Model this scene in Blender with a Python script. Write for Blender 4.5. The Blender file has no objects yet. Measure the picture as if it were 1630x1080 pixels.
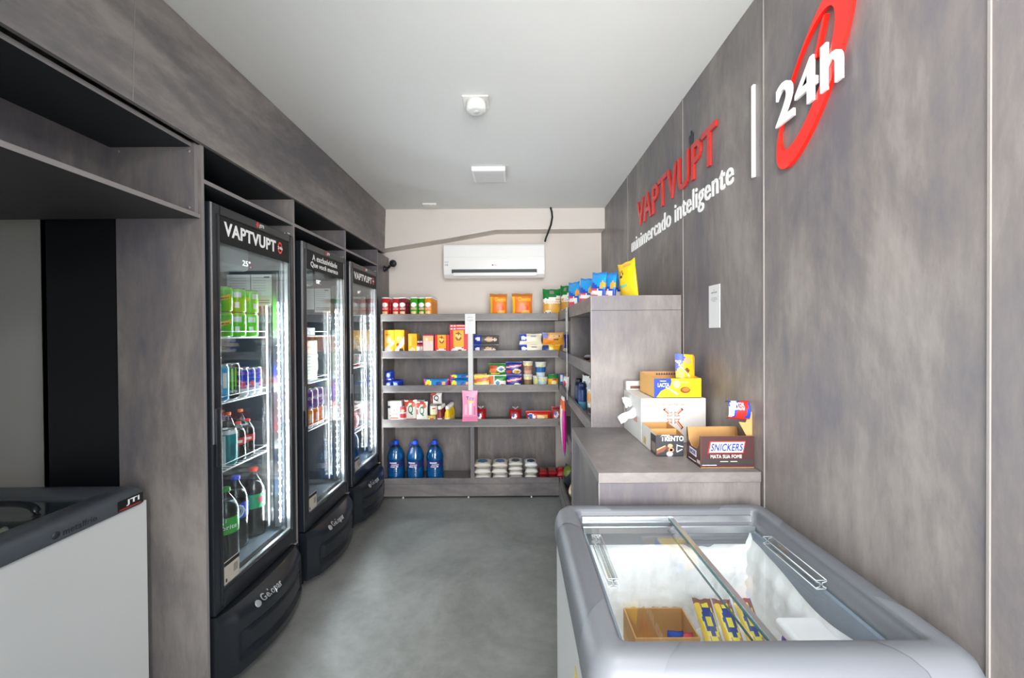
import bpy, bmesh, math, random
from mathutils import Vector, Matrix
random.seed(7)
SC = bpy.context.scene
COL = SC.collection
# ------------------------------------------------------------------ camera
F_PX, CAM_H, PITCH, ROLL = 640.0, 1.47, 0.008, -0.0069
cam_data = bpy.data.cameras.new('camera'); cam = bpy.data.objects.new('camera', cam_data); COL.objects.link(cam)
cam_data.sensor_width = 36; cam_data.lens = F_PX * 36 / 1630
cam_data.shift_x = -6 / 1630; cam_data.shift_y = -6 / 1630
cam_data.clip_start = 0.02
CAMROT = Matrix.Rotation(math.pi / 2 - PITCH, 3, 'X') @ Matrix.Rotation(ROLL, 3, 'Z')
cam.matrix_world = Matrix.Translation((0, 0, CAM_H)) @ CAMROT.to_4x4()
SC.camera = cam

def at(px, py, X=None, Y=None, Z=None):
    """photo pixel -> point on the plane X=, Y= or Z= (metres)"""
    d = CAMROT @ Vector(((px - 821) / F_PX, -(py - 534) / F_PX, -1))
    if X is not None: t = X / d.x
    elif Y is not None: t = Y / d.y
    else: t = (Z - CAM_H) / d.z
    return Vector((d.x * t, d.y * t, CAM_H + d.z * t))

# ------------------------------------------------------------------ light
w = bpy.data.worlds.new('daylight'); SC.world = w; w.use_nodes = True
bg = w.node_tree.nodes['Background']; bg.inputs[0].default_value = (0.78, 0.89, 1.0, 1); bg.inputs[1].default_value = 2.2
def area(name, loc, rot, sx, sy, power, color=(1, 1, 1)):
    l = bpy.data.lights.new(name, 'AREA'); l.shape = 'RECTANGLE'; l.size = sx; l.size_y = sy; l.energy = power; l.color = color
    o = bpy.data.objects.new(name, l); COL.objects.link(o); o.location = loc; o.rotation_euler = rot
    return o
# daylight coming through the open shop front behind the camera
area('street_daylight', (0.25, -2.6, 1.55), (math.radians(88), 0, 0), 2.6, 2.8, 235, (1.0, 0.975, 0.95))
# unseen overhead fill, added to brighten the frost in the freezer
area('overhead_fill', (0.15, 0.25, 2.585), (0, 0, 0), 0.5, 0.5, 12, (1.0, 0.985, 0.96))
SC.cycles.sample_clamp_indirect = 60
vs = SC.view_settings
vs.view_transform = 'Standard'; vs.look = 'None'; vs.exposure = 0.75; vs.gamma = 1.0; vs.use_curve_mapping = False

# ------------------------------------------------------------------ materials
def lin(h):
    h = h.lstrip('#'); r = []
    for i in (0, 2, 4):
        c = int(h[i:i + 2], 16) / 255
        r.append(c / 12.92 if c <= 0.04045 else ((c + 0.055) / 1.055) ** 2.4)
    return (*r, 1)
MC = {}
def mat(key, hexc='#808080', rough=0.5, metal=0.0, noise=0.05, scale=30, spec=0.5, coat=0.0, emit=0, ecol=None, bump=0):
    if key in MC: return MC[key]
    m = bpy.data.materials.new(key); m.use_nodes = True; nt = m.node_tree; b = nt.nodes['Principled BSDF']
    b.inputs['Roughness'].default_value = rough; b.inputs['Metallic'].default_value = metal
    b.inputs['Specular IOR Level'].default_value = spec; b.inputs['Coat Weight'].default_value = coat
    c = lin(hexc)
    tc = nt.nodes.new('ShaderNodeTexCoord'); nz = nt.nodes.new('ShaderNodeTexNoise'); nz.inputs['Scale'].default_value = scale
    nt.links.new(tc.outputs['Object'], nz.inputs['Vector'])
    mx = nt.nodes.new('ShaderNodeMix'); mx.data_type = 'RGBA'
    mx.inputs[6].default_value = tuple(x * (1 - noise) for x in c[:3]) + (1,)
    mx.inputs[7].default_value = tuple(min(1, x * (1 + noise)) for x in c[:3]) + (1,)
    nt.links.new(nz.outputs[0], mx.inputs[0]); nt.links.new(mx.outputs[2], b.inputs['Base Color'])
    if emit:
        b.inputs['Emission Color'].default_value = lin(ecol or hexc); b.inputs['Emission Strength'].default_value = emit
    if bump:
        bp = nt.nodes.new('ShaderNodeBump'); bp.inputs['Strength'].default_value = bump; bp.inputs['Distance'].default_value = 0.01
        nt.links.new(nz.outputs[0], bp.inputs['Height']); nt.links.new(bp.outputs[0], b.inputs['Normal'])
    MC[key] = m; return m
def P(h, rough=0.38):
    """printed packaging colour"""
    return mat('print_%s_%d' % (h.strip('#'), int(rough * 100)), h, rough, noise=0.04, scale=60)

def laminate(name, c1, c2, c3, rough=0.42, stretch=(2.2, 2.2, 0.55)):
    m = bpy.data.materials.new(name); m.use_nodes = True; nt = m.node_tree; b = nt.nodes['Principled BSDF']
    tc = nt.nodes.new('ShaderNodeTexCoord'); mp = nt.nodes.new('ShaderNodeMapping'); mp.inputs['Scale'].default_value = stretch
    nt.links.new(tc.outputs['Object'], mp.inputs[0])
    n1 = nt.nodes.new('ShaderNodeTexNoise'); n1.inputs['Scale'].default_value = 1.6; n1.inputs['Detail'].default_value = 8; n1.inputs['Roughness'].default_value = 0.62; n1.inputs['Distortion'].default_value = 0.6
    mp2 = nt.nodes.new('ShaderNodeMapping'); mp2.inputs['Scale'].default_value = (stretch[0] * 6, stretch[1] * 6, stretch[2] * 3)
    nt.links.new(tc.outputs['Object'], mp2.inputs[0])
    n2 = nt.nodes.new('ShaderNodeTexNoise'); n2.inputs['Scale'].default_value = 3.0; n2.inputs['Detail'].default_value = 6; n2.inputs['Roughness'].default_value = 0.7
    nt.links.new(mp.outputs[0], n1.inputs['Vector']); nt.links.new(mp2.outputs[0], n2.inputs['Vector'])
    ad = nt.nodes.new('ShaderNodeMath'); ad.operation = 'MULTIPLY_ADD'; ad.inputs[1].default_value = 0.35
    nt.links.new(n2.outputs[0], ad.inputs[0]); nt.links.new(n1.outputs[0], ad.inputs[2])
    sb = nt.nodes.new('ShaderNodeMath'); sb.operation = 'SUBTRACT'; sb.inputs[1].default_value = 0.175
    nt.links.new(ad.outputs[0], sb.inputs[0])
    cr = nt.nodes.new('ShaderNodeValToRGB'); e = cr.color_ramp.elements
    e[0].position = 0.36; e[0].color = lin(c1); e[1].position = 0.66; e[1].color = lin(c3)
    k = cr.color_ramp.elements.new(0.5); k.color = lin(c2)
    nt.links.new(sb.outputs[0], cr.inputs[0]); nt.links.new(cr.outputs[0], b.inputs['Base Color'])
    b.inputs['Roughness'].default_value = rough; b.inputs['Specular IOR Level'].default_value = 0.35
    MC[name] = m; return m
LAM = laminate('concrete_laminate', '#69656a', '#7b7573', '#928b86', stretch=(1.7, 1.7, 0.75))
LAMH = laminate('concrete_laminate_horizontal_grain', '#666366', '#7a7574', '#938c87', stretch=(0.6, 0.6, 2.4))
EDGE = mat('laminate_edge_band', '#8a8584', 0.45, scale=12)
SEAM = mat('panel_seam', '#8f8a86', 0.5)
DBRD = mat('near_black_board', '#2b3034', 0.6, noise=0.1, scale=6)  # near-black colour of the boards and back panel over the fridges
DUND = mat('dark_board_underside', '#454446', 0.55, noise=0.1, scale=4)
def glass_mat(name, tint=(1, 1, 1), refl=0.045, rough=0.0):
    m = bpy.data.materials.new(name); m.use_nodes = True; nt = m.node_tree
    nt.nodes.remove(nt.nodes['Principled BSDF']); out = nt.nodes['Material Output']
    tr = nt.nodes.new('ShaderNodeBsdfTransparent'); tr.inputs[0].default_value = (*tint, 1)
    gl = nt.nodes.new('ShaderNodeBsdfGlossy'); gl.inputs['Roughness'].default_value = rough
    ge = nt.nodes.new('ShaderNodeNewGeometry'); dt = nt.nodes.new('ShaderNodeVectorMath'); dt.operation = 'DOT_PRODUCT'
    nt.links.new(ge.outputs['Normal'], dt.inputs[0]); nt.links.new(ge.outputs['Incoming'], dt.inputs[1])
    ab = nt.nodes.new('ShaderNodeMath'); ab.operation = 'ABSOLUTE'; nt.links.new(dt.outputs['Value'], ab.inputs[0])
    om = nt.nodes.new('ShaderNodeMath'); om.operation = 'SUBTRACT'; om.inputs[0].default_value = 1; nt.links.new(ab.outputs[0], om.inputs[1])
    pw = nt.nodes.new('ShaderNodeMath'); pw.operation = 'POWER'; pw.inputs[1].default_value = 5; nt.links.new(om.outputs[0], pw.inputs[0])
    sc = nt.nodes.new('ShaderNodeMath'); sc.operation = 'MULTIPLY_ADD'; sc.inputs[1].default_value = 1 - refl; sc.inputs[2].default_value = refl
    nt.links.new(pw.outputs[0], sc.inputs[0])
    nz = nt.nodes.new('ShaderNodeTexNoise'); nz.inputs['Scale'].default_value = 3
    mr = nt.nodes.new('ShaderNodeMapRange'); mr.inputs['To Min'].default_value = rough; mr.inputs['To Max'].default_value = rough + 0.01
    nt.links.new(nz.outputs[0], mr.inputs[0]); nt.links.new(mr.outputs[0], gl.inputs['Roughness'])
    mx = nt.nodes.new('ShaderNodeMixShader'); nt.links.new(sc.outputs[0], mx.inputs[0]); nt.links.new(tr.outputs[0], mx.inputs[1]); nt.links.new(gl.outputs[0], mx.inputs[2])
    nt.links.new(mx.outputs[0], out.inputs[0]); MC[name] = m; return m
GLASS = glass_mat('clear_glass', (0.97, 0.99, 0.99))
GLASSD = glass_mat('tinted_lid_glass', (0.84, 0.88, 0.88))
ACRYL = glass_mat('clear_acrylic', (0.93, 0.96, 0.96), 0.16, 0.05)
def plastic_clear(name, tint, refl=0.06): return glass_mat(name, tint, refl, 0.04)
BLUEPET = plastic_clear('blue_water_bottle_plastic', (0.30, 0.66, 0.86), 0.12)
CLEARPET = plastic_clear('clear_bottle_plastic', (0.78, 0.85, 0.86), 0.10)

WHITE = mat('white_paint', '#e9e8e4', 0.5)
CEIL = mat('ceiling_paint', '#e0e1df', 0.85, noise=0.03, scale=1.2)
BEIGE = mat('beige_wall_paint', '#ddd5ce', 0.85, noise=0.025, scale=3, bump=0.15)
GREYWALL = mat('grey_wall_paint', '#c0bcb6', 0.8, noise=0.03, scale=1.5)
BLK = mat('black_metal', '#16191d', 0.32, scale=8)
BLKM = mat('black_matte', '#101214', 0.6)
BLKP = mat('black_plastic', '#1b1f24', 0.28, noise=0.08, scale=14, coat=0.2)
LINER = mat('dark_inner_liner', '#4a545e', 0.35, scale=5)
ALU = mat('brushed_aluminium', '#c9ccce', 0.28, metal=0.9, scale=40)
STEEL = mat('white_coated_wire', '#e6ebec', 0.35)
LETW = mat('white_letter_acrylic', '#f6f6f4', 0.3)
LETR = mat('red_letter_acrylic', '#c62a24', 0.25, coat=0.3)
RINGR = mat('red_ring_acrylic', '#ff1f12', 0.22, coat=0.3)
FRM = mat('freezer_grey_plastic', '#64676c', 0.40, noise=0.03, scale=6)
FRM2 = mat('freezer_grey_corner_cap', '#6e7176', 0.44, noise=0.03, scale=6)
FRMI = mat('freezer_inner_frame_plastic', '#8c97a6', 0.35, noise=0.03, scale=6)
FRD = mat('dark_grey_lid_plastic', '#4a4f55', 0.35, noise=0.04, scale=6)
BODYW = mat('white_painted_steel', '#d2d2d1', 0.35, noise=0.02, scale=3)
FROST = mat('frost', '#fdfdfd', 0.75, noise=0.02, scale=25, bump=0.5)
KRAFT = mat('kraft_cardboard', '#c9995f', 0.8, noise=0.08, scale=40)
LEDM = mat('led_strip_light', '#ffffff', 0.4, emit=1.3, ecol='#f2f7ff')
LEDD = mat('led_diode', '#ffffff', 0.4, emit=480, ecol='#f4f8ff')
DISP = mat('temperature_display_digit', '#ffffff', 0.4, emit=1.0, ecol='#ffffff')
DISPR = mat('red_indicator_light', '#ff3020', 0.4, emit=3)

# ------------------------------------------------------------------ mesh builder
TXT = {}
def text_data(s, bold):
    k = (s, bold)
    if k in TXT: return TXT[k]
    cu = bpy.data.curves.new('t', 'FONT'); cu.body = s; cu.size = 1; cu.offset = bold; cu.resolution_u = 4; cu.space_character = 1.06 if bold > 0.005 else 1.0; cu.fill_mode = 'FRONT'
    o = bpy.data.objects.new('t', cu); me = bpy.data.meshes.new_from_object(o)
    vs_ = [(v.co.x, v.co.y) for v in me.vertices]; fs = [tuple(p.vertices) for p in me.polygons]
    cnt = {}
    for f in fs:
        for a, b in zip(f, f[1:] + f[:1]): cnt[(a, b)] = 1
    bd = [(a, b) for (a, b) in cnt if (b, a) not in cnt]
    bpy.data.objects.remove(o); bpy.data.curves.remove(cu); bpy.data.meshes.remove(me)
    x0 = min(v[0] for v in vs_); x1 = max(v[0] for v in vs_); y0 = min(v[1] for v in vs_); y1 = max(v[1] for v in vs_)
    TXT[k] = ([((x - x0) / (x1 - x0), (y - y0) / (y1 - y0)) for x, y in vs_], fs, bd); return TXT[k]
FRONT = (Vector((1, 0, 0)), Vector((0, 0, 1)))      # reads for a viewer looking along +Y
LEFTW = (Vector((0, 1, 0)), Vector((0, 0, 1)))      # on the left side, facing +X
RIGHTW = (Vector((0, -1, 0)), Vector((0, 0, 1)))    # on the right side, facing -X
class MB:
    def __init__(s, M=None): s.v = []; s.f = []; s.m = []; s.sm = []; s.mats = []; s.M = M
    def mi(s, m):
        if m not in s.mats: s.mats.append(m)
        return s.mats.index(m)
    def add(s, vs_, fs, m, smooth=False):
        o = len(s.v)
        for v in vs_:
            v = Vector(v); s.v.append(s.M @ v if s.M else v)
        for i, f in enumerate(fs):
            s.f.append([o + j for j in f]); s.m.append(s.mi(m[i] if isinstance(m, list) else m)); s.sm.append(smooth)
        return s
    def box(s, a, b, m, bev=0, seg=2):
        a = Vector(a); b = Vector(b); lo = Vector(map(min, a, b)); hi = Vector(map(max, a, b))
        if bev <= 0:
            vs_ = [(x, y, z) for x in (lo.x, hi.x) for y in (lo.y, hi.y) for z in (lo.z, hi.z)]
            fs = [(0, 1, 3, 2), (4, 6, 7, 5), (0, 4, 5, 1), (2, 3, 7, 6), (0, 2, 6, 4), (1, 5, 7, 3)]
            return s.add(vs_, fs, m)
        bm = bmesh.new(); bmesh.ops.create_cube(bm, size=1)
        for v in bm.verts: v.co = Vector(((lo.x + hi.x) / 2 + v.co.x * (hi.x - lo.x), (lo.y + hi.y) / 2 + v.co.y * (hi.y - lo.y), (lo.z + hi.z) / 2 + v.co.z * (hi.z - lo.z)))
        bmesh.ops.bevel(bm, geom=bm.edges[:], offset=bev, segments=seg, affect='EDGES', profile=0.5)
        bm.verts.index_update(); s.add([v.co.copy() for v in bm.verts], [[v.index for v in f.verts] for f in bm.faces], m); bm.free(); return s
    def lathe(s, prof, m, n=20, c=(0, 0, 0), axis='Z', smooth=True, caps=True):
        """prof: list of (r, h[, material of the band above])"""
        vs_ = []; fs = []; ms = []; c = Vector(c)
        for p in prof:
            for k in range(n):
                a = 2 * math.pi * k / n; x, y, z = p[0] * math.cos(a), p[0] * math.sin(a), p[1]
                vs_.append(c + (Vector((x, y, z)) if axis == 'Z' else Vector((z, x, y)) if axis == 'X' else Vector((y, z, x))))
        for i in range(len(prof) - 1):
            mm = prof[i][2] if len(prof[i]) > 2 else m
            for k in range(n):
                k2 = (k + 1) % n; fs.append((i * n + k, i * n + k2, (i + 1) * n + k2, (i + 1) * n + k)); ms.append(mm)
        if caps:
            fs.append(tuple(reversed(range(n)))); ms.append(prof[0][2] if len(prof[0]) > 2 else m)
            fs.append(tuple((len(prof) - 1) * n + k for k in range(n))); ms.append(prof[-2][2] if len(prof[-2]) > 2 else m)
        return s.add(vs_, fs, ms, smooth)
    def tube(s, pts, r, m, n=8, smooth=True):
        pts = [Vector(p) for p in pts]; vs_ = []; fs = []
        for i, p in enumerate(pts):
            d = (pts[min(i + 1, len(pts) - 1)] - pts[max(i - 1, 0)]).normalized()
            u = d.orthogonal() if abs(d.z) < 0.9 else d.cross(Vector((0, 1, 0)));
            if abs(d.z) < 0.9: u = d.cross(Vector((0, 0, 1)))
            u.normalize(); v = d.cross(u)
            for k in range(n):
                a = 2 * math.pi * k / n; vs_.append(p + u * (r * math.cos(a)) + v * (r * math.sin(a)))
        for i in range(len(pts) - 1):
            for k in range(n):
                k2 = (k + 1) % n; fs.append((i * n + k, i * n + k2, (i + 1) * n + k2, (i + 1) * n + k))
        fs.append(tuple(reversed(range(n)))); fs.append(tuple((len(pts) - 1) * n + k for k in range(n)))
        return s.add(vs_, fs, m, smooth)
    def prism(s, poly, o, xd, yd, depth, m, side=None):
        """polygon in the plane (xd, yd) from o, thickened along xd x yd"""
        o = Vector(o); xd = Vector(xd); yd = Vector(yd); nd = xd.cross(yd); n = len(poly)
        A = [o + xd * x + yd * y for x, y in poly]; B = [p + nd * depth for p in A]
        fs = [tuple(reversed(range(n))), tuple(range(n, 2 * n))] + [(i, (i + 1) % n, n + (i + 1) % n, n + i) for i in range(n)]
        return s.add(A + B, fs, [m, m] + [side or m] * n)
    def grid(s, fn, nu, nv, m, smooth=True):
        vs_ = [fn(i / nu, j / nv) for j in range(nv + 1) for i in range(nu + 1)]; fs = []; ms = []
        for j in range(nv):
            for i in range(nu):
                a = j * (nu + 1) + i; fs.append((a, a + 1, a + nu + 2, a + nu + 1))
                ms.append(m((i + 0.5) / nu, (j + 0.5) / nv) if callable(m) else m)
        return s.add(vs_, fs, ms, smooth)
    def text(s, t, o, fr, w_, h_, m, depth=0.001, bold=0.02, side=None, slant=0):
        vs_, fs, bd = text_data(t, bold); xd, yd = fr; nd = xd.cross(yd); o = Vector(o); n = len(vs_)
        A = [o + xd * (x * w_ + slant * y * h_) + yd * (y * h_) for x, y in vs_]; B = [p + nd * depth for p in A]
        s.add(A + B, [tuple(n + i for i in f) for f in fs] + [(b, a, n + a, n + b)[::-1] for a, b in bd], [m] * len(fs) + [side or m] * len(bd)); return s
    def build(s, name, parent=None, loc=(0, 0, 0), rz=0, **tags):
        me = bpy.data.meshes.new(name); me.from_pydata([tuple(v) for v in s.v], [], s.f)
        for m in s.mats: me.materials.append(m)
        me.polygons.foreach_set('material_index', s.m); me.polygons.foreach_set('use_smooth', s.sm)
        me.update()
        o = bpy.data.objects.new(name, me); COL.objects.link(o)
        o.location = loc; o.rotation_euler = (0, 0, rz)
        if parent: o.parent = parent
        for k, v in tags.items(): o[k] = v
        return o
def struct(name, mb): return mb.build(name, kind='structure')
def thing(name, label, cat, loc=(0, 0, 0), rz=0, group=None, rx=0):
    o = bpy.data.objects.new(name, None); COL.objects.link(o); o.empty_display_size = 0.05
    o.location = loc; o.rotation_euler = (rx, 0, rz); o['label'] = label; o['category'] = cat
    if group: o['group'] = group
    return o
def tag(o, label, cat, group=None):
    o['label'] = label; o['category'] = cat
    if group: o['group'] = group
    return o
def dup(root, label, loc, rz=None, group=None):
    r = root.copy(); COL.objects.link(r); r.location = loc; r['label'] = label
    if rz is not None: r.rotation_euler = (0, 0, rz)
    if group: r['group'] = group
    for ch in list(root.children):
        c = ch.copy(); COL.objects.link(c); c.parent = r
        for g in list(ch.children):
            d = g.copy(); COL.objects.link(d); d.parent = c
    return r

# ================================================================== ROOM
XR = 0.84; ZC = 2.625; YB = 3.94; YF = -0.15
struct('floor', MB().box((-2.85, YF, -0.05), (1.0, 4.1, 0), laminate('polished_concrete_floor', '#70716e', '#7d7e7b', '#8c8d8a', rough=0.33, stretch=(0.9, 0.9, 0.9))))
tag(MB().box((-4, -5, -0.06), (4, YF, -0.01), mat('bounce_pavement', '#b9b6ae', 0.8, scale=3)).build('pavement', kind='structure'), 'unseen pale pavement outside the open doorway, added for bounce light', 'pavement')  # unseen pale ground added to bounce daylight up to the ceiling
struct('ceiling', MB().box((-2.85, YF, ZC), (1.0, 4.1, ZC + 0.06), CEIL))
struct('wall_right', MB().box((XR, YF, 0), (XR + 0.12, 4.1, ZC), LAM))
struct('wall_front', MB().box((-2.97, YF - 0.12, 0), (-0.38, YF, ZC), WHITE).box((-0.38, YF - 0.12, 2.50), (1.0, YF, ZC), WHITE))  # unseen; opening shaped so its jamb keeps daylight off the left tower
struct('wall_back', MB().box((-2.05, YB, 0), (1.0, YB + 0.12, ZC), BEIGE))
struct('wall_left', MB().box((-2.05, 1.74, 0), (-1.93, YB, ZC), GREYWALL).box((-2.85, 1.74, 0), (-1.93, 1.86, ZC), GREYWALL).box((-2.97, YF, 0), (-2.85, 1.86, ZC), GREYWALL))
for i, y in enumerate((3.0, 2.012, 1.359, 0.712, 0.05)):
    struct('trim_%d' % (i + 1), MB().box((XR - 0.0035, y - 0.0022, 0.0), (XR + 0.002, y + 0.0022, ZC), SEAM))
struct('trim_6', MB().box((XR - 0.006, YB - 0.012, 1.6), (XR + 0.004, YB - 0.001, ZC), WHITE))
# plastered beam with a kinked lower edge on the back wall
b = MB(); pf = [(-1.93, 2.165), (-1.212, 2.262), (-0.605, 2.355), (-0.184, 2.428), (0.84, 2.432), (0.84, ZC), (-1.93, ZC)]
b.prism([(x, z) for x, z in pf], (0, YB, 0), (1, 0, 0), (0, 0, 1), 0.17, BEIGE)
struct('trim_7', b)

# fascia over the fridges: two tall laminate boards, leaning slightly
b = MB()
def fascia(y0, y1):
    A = [(-1.238, 2.218), (-1.222, 2.218), (-1.208, ZC - 0.002), (-1.224, ZC - 0.002)]
    MBf.prism([(x, z) for x, z in A], (0, y1, 0), (1, 0, 0), (0, 0, 1), y1 - y0, LAMH)
MBf = MB(); fascia(YF, 1.2925); tag(MBf.build('fascia_panel'), 'near dark grey laminate fascia board above the open overhead shelf', 'panel')
MBf = MB(); fascia(1.296, 3.768); tag(MBf.build('fascia_panel'), 'far dark grey laminate fascia board above the three fridges', 'panel')

MBf = MB(); MBf.prism([(-1.238, 2.2178), (-1.2212, 2.2178), (-1.2072, ZC - 0.002), (-1.224, ZC - 0.002)], (0, 1.2958, 0), (1, 0, 0), (0, 0, 1), 0.0030, EDGE); tag(MBf.build('joint_strip'), 'thin pale vertical joint strip between the two fascia boards', 'strip')
# ------------------------------------------------------------------ fridge surround
sur = thing('fridge_surround', 'dark grey laminate cabinet framing the three upright fridges', 'cabinet', (-1.4, 2.6, 0))
def spart(name, a, b_, m=LAM, parent=None, loc=(-1.4, 2.6, 0), bev=0.0):
    l = Vector(loc); return MB().box(Vector(a) - l, Vector(b_) - l, m, bev).build(name, parent or sur)
ydv = (1.590, 2.244, 2.924, 3.606)
for y in ydv:
    o = spart('divider_panel', (-1.575, y, 0.0), (-1.2365, y + 0.013, 2.217))
    MB().box((-1.2366 + 1.4, y - 2.6, 0.0), (-1.235 + 1.4, y - 2.6 + 0.013, 2.217), EDGE).build('edge_band', o)
for a, c in zip(ydv, ydv[1:]):
    o = spart('shelf_board', (-1.57, a + 0.013, 2.071), (-1.238, c, 2.087), DBRD)
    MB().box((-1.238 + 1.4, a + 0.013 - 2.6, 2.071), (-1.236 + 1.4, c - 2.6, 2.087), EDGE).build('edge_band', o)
spart('back_panel', (-1.59, 1.603, 2.071), (-1.576, 3.606, 2.217), DBRD)
spart('top_board', (-1.90, 1.590, 2.2175), (-1.24, 3.76, 2.232), DBRD)
spart('end_panel', (-1.24, 3.6195, 0.0), (-1.2365, YB - 0.002, 2.2))
# ------------------------------------------------------------------ open overhead shelf above the left freezer
oh = thing('overhead_shelf', 'open dark grey laminate wall shelf hung over the left chest freezer', 'shelf', (-1.6, 0.5, 1.92))
ol = (-1.6, 0.5, 1.92)
tb_ = spart('top_board', (-1.576, YF + 0.02, 2.201), (-1.2605, 1.572, 2.2165), DBRD, oh, ol); MB().box((0.3395, YF + 0.02 - 0.5, 0.281), (0.341, 1.072, 0.2965), EDGE).build('edge_band', tb_)
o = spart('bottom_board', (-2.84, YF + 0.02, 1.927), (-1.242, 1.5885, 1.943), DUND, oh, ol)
MB().box((-1.242 + 1.6, YF + 0.02 - 0.5, 0.007), (-1.240 + 1.6, 1.5885 - 0.5, 0.023), EDGE).build('edge_band', o)
spart('back_panel', (-1.59, YF + 0.02, 1.943), (-1.577, 1.5885, 2.2165), LAM, oh, ol)
e = spart('end_panel', (-1.576, 1.574, 1.943), (-1.25, 1.5885, 2.2165), LAM, oh, ol)
MB().box((-0.0 + 0.35, 1.574 - 0.5, 0.023), (0.352, 1.5885 - 0.5, 0.2965), EDGE).build('edge_band', e)
for (x, z) in ((-1.545, 2.185), (-1.27, 2.185), (-1.272, 1.965)):
    MB().lathe([(0.006, 0), (0.006, 0.002), (0.004, 0.003)], mat('grey_screw_cap', '#8f8b88'), 12, (x + 1.6, 1.5735 - 0.5, z - 1.92), 'Y').build('screw_cap', e).scale = (1, 1, 1)

# ================================================================== FRIDGES
def fridge(y0, yw, label, signs, disp, shelves, z_led=(0.44, 1.64)):
    R = thing('upright_fridge', label, 'fridge', (-1.55, y0 + yw / 2, 0), group='upright glass-door fridges')
    L = Vector((-1.55, y0 + yw / 2, 0)); y1 = y0 + yw
    def part(mb, name, parent=None, **k):
        mb.v = [Vector(v) - L for v in mb.v]; return mb.build(name, parent or R, **k)
    # shell
    b = MB(); X0, X1 = -1.885, -1.262
    b.box((X0, y0 + 0.005, 0.1), (X1, y0 + 0.035, 2.0), BLK).box((X0, y1 - 0.035, 0.1), (X1, y1 - 0.005, 2.0), BLK)
    b.box((X0, y0 + 0.035, 0.1), (X0 + 0.04, y1 - 0.035, 2.0), BLK).box((X0 + 0.04, y0 + 0.035, 1.93), (X1, y1 - 0.035, 2.0), BLK)
    b.box((X0 + 0.04, y0 + 0.035, 0.1), (X1, y1 - 0.035, 0.42), BLK)
    part(b, 'cabinet')
    b = MB(); Xi = X1 - 0.002
    b.box((X0 + 0.04, y0 + 0.035, 0.42), (Xi, y0 + 0.039, 1.93), LINER).box((X0 + 0.04, y1 - 0.039, 0.42), (Xi, y1 - 0.035, 1.93), LINER)
    b.box((X0 + 0.04, y0 + 0.039, 0.42), (X0 + 0.046, y1 - 0.039, 1.93), LINER)
    b.box((X0 + 0.046, y0 + 0.039, 0.42), (Xi, y1 - 0.039, 0.426), LINER).box((X0 + 0.046, y0 + 0.039, 1.924), (Xi, y1 - 0.039, 1.93), LINER)
    part(b, 'inner_liner')
    b = MB()   # evaporator housing at the top inside
    b.box((X0 + 0.05, y0 + 0.06, 1.80), (-1.42, y1 - 0.06, 1.923), mat('light_grey_housing', '#a9b2b6', 0.5), 0.02)
    eh = part(b, 'evaporator_housing')
    b = MB()
    for k in range(6): b.box((-1.419, y0 + 0.09 + 0.02 * k, 1.82), (-1.415, y0 + 0.103 + 0.02 * k, 1.885), BLKM)
    part(b, 'air_grille', eh)
    # info sheets on the far inner wall
    ob = MB().box((-1.56, y1 - 0.0405, 1.64), (-1.435, y1 - 0.0392, 1.79), P('#dfe3e2', 0.6))
    for k in range(9): ob.box((-1.545, y1 - 0.041, 1.77 - 0.014 * k), (-1.455, y1 - 0.0404, 1.772 - 0.014 * k), P('#9aa1a5', 0.6))
    part(ob, 'information_sheet')
    ob = MB().box((-1.43, y1 - 0.0405, 1.62), (-1.318, y1 - 0.0392, 1.79), P('#dfe3e2', 0.6))
    for k in range(6): ob.box((-1.42, y1 - 0.041, 1.772 - 0.014 * k), (-1.35, y1 - 0.0404, 1.774 - 0.014 * k), P('#9aa1a5', 0.6))
    ob.box((-1.36, y1 - 0.041, 1.772), (-1.33, y1 - 0.0404, 1.78), P('#30363a', 0.6)).box((-1.42, y1 - 0.041, 1.65), (-1.33, y1 - 0.0404, 1.653), P('#30363a', 0.6))
    ob.box((-1.42, y1 - 0.041, 1.635), (-1.33, y1 - 0.0404, 1.642), P('#9aa1a5', 0.6))
    part(ob, 'energy_sheet')
    # light strip on the far front corner
    yl = y0 + 0.535
    ls = part(MB().box((-1.290, yl - 0.010, z_led[0]), (-1.268, yl + 0.010, 1.80), ALU), 'light_bar')
    part(MB().box((-1.2680, yl - 0.0045, z_led[0] + 0.02), (-1.2665, yl + 0.0045, z_led[1]), LEDM), 'light_diffuser', ls)
    n = int((z_led[1] - z_led[0] - 0.06) / 0.042); dd = None
    for k in range(n + 1):
        zz = z_led[0] + 0.045 + k * 0.042
        if dd is None:
            dd = MB().lathe([(0.0062, 0), (0.0062, 0.001), (0.004, 0.002)], LEDD, 10, (0, 0, 0), 'X').build('light_diode', ls, Vector((-1.2664, yl, zz)) - L)
        else:
            c_ = dd.copy(); COL.objects.link(c_); c_.parent = ls; c_.location = Vector((-1.2664, yl, zz)) - L
    area('fridge_strip_lamp', (-1.294, yl - 0.014, 1.05), (math.radians(90), 0, math.radians(150)), 0.02, 1.15, 2.8, (0.93, 0.97, 1.0))
    # perforated shelf rails
    for yy in (y0 + 0.052, y0 + 0.512):
        b = MB().box((-1.318, yy - 0.008, 0.45), (-1.314, yy + 0.008, 1.62), mat('grey_rail_metal', '#8d9498', 0.4))
        for k in range(34): b.box((-1.3141, yy - 0.003, 0.48 + k * 0.033), (-1.3136, yy + 0.003, 0.49 + k * 0.033), LINER)
        part(b, 'shelf_rail')
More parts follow.
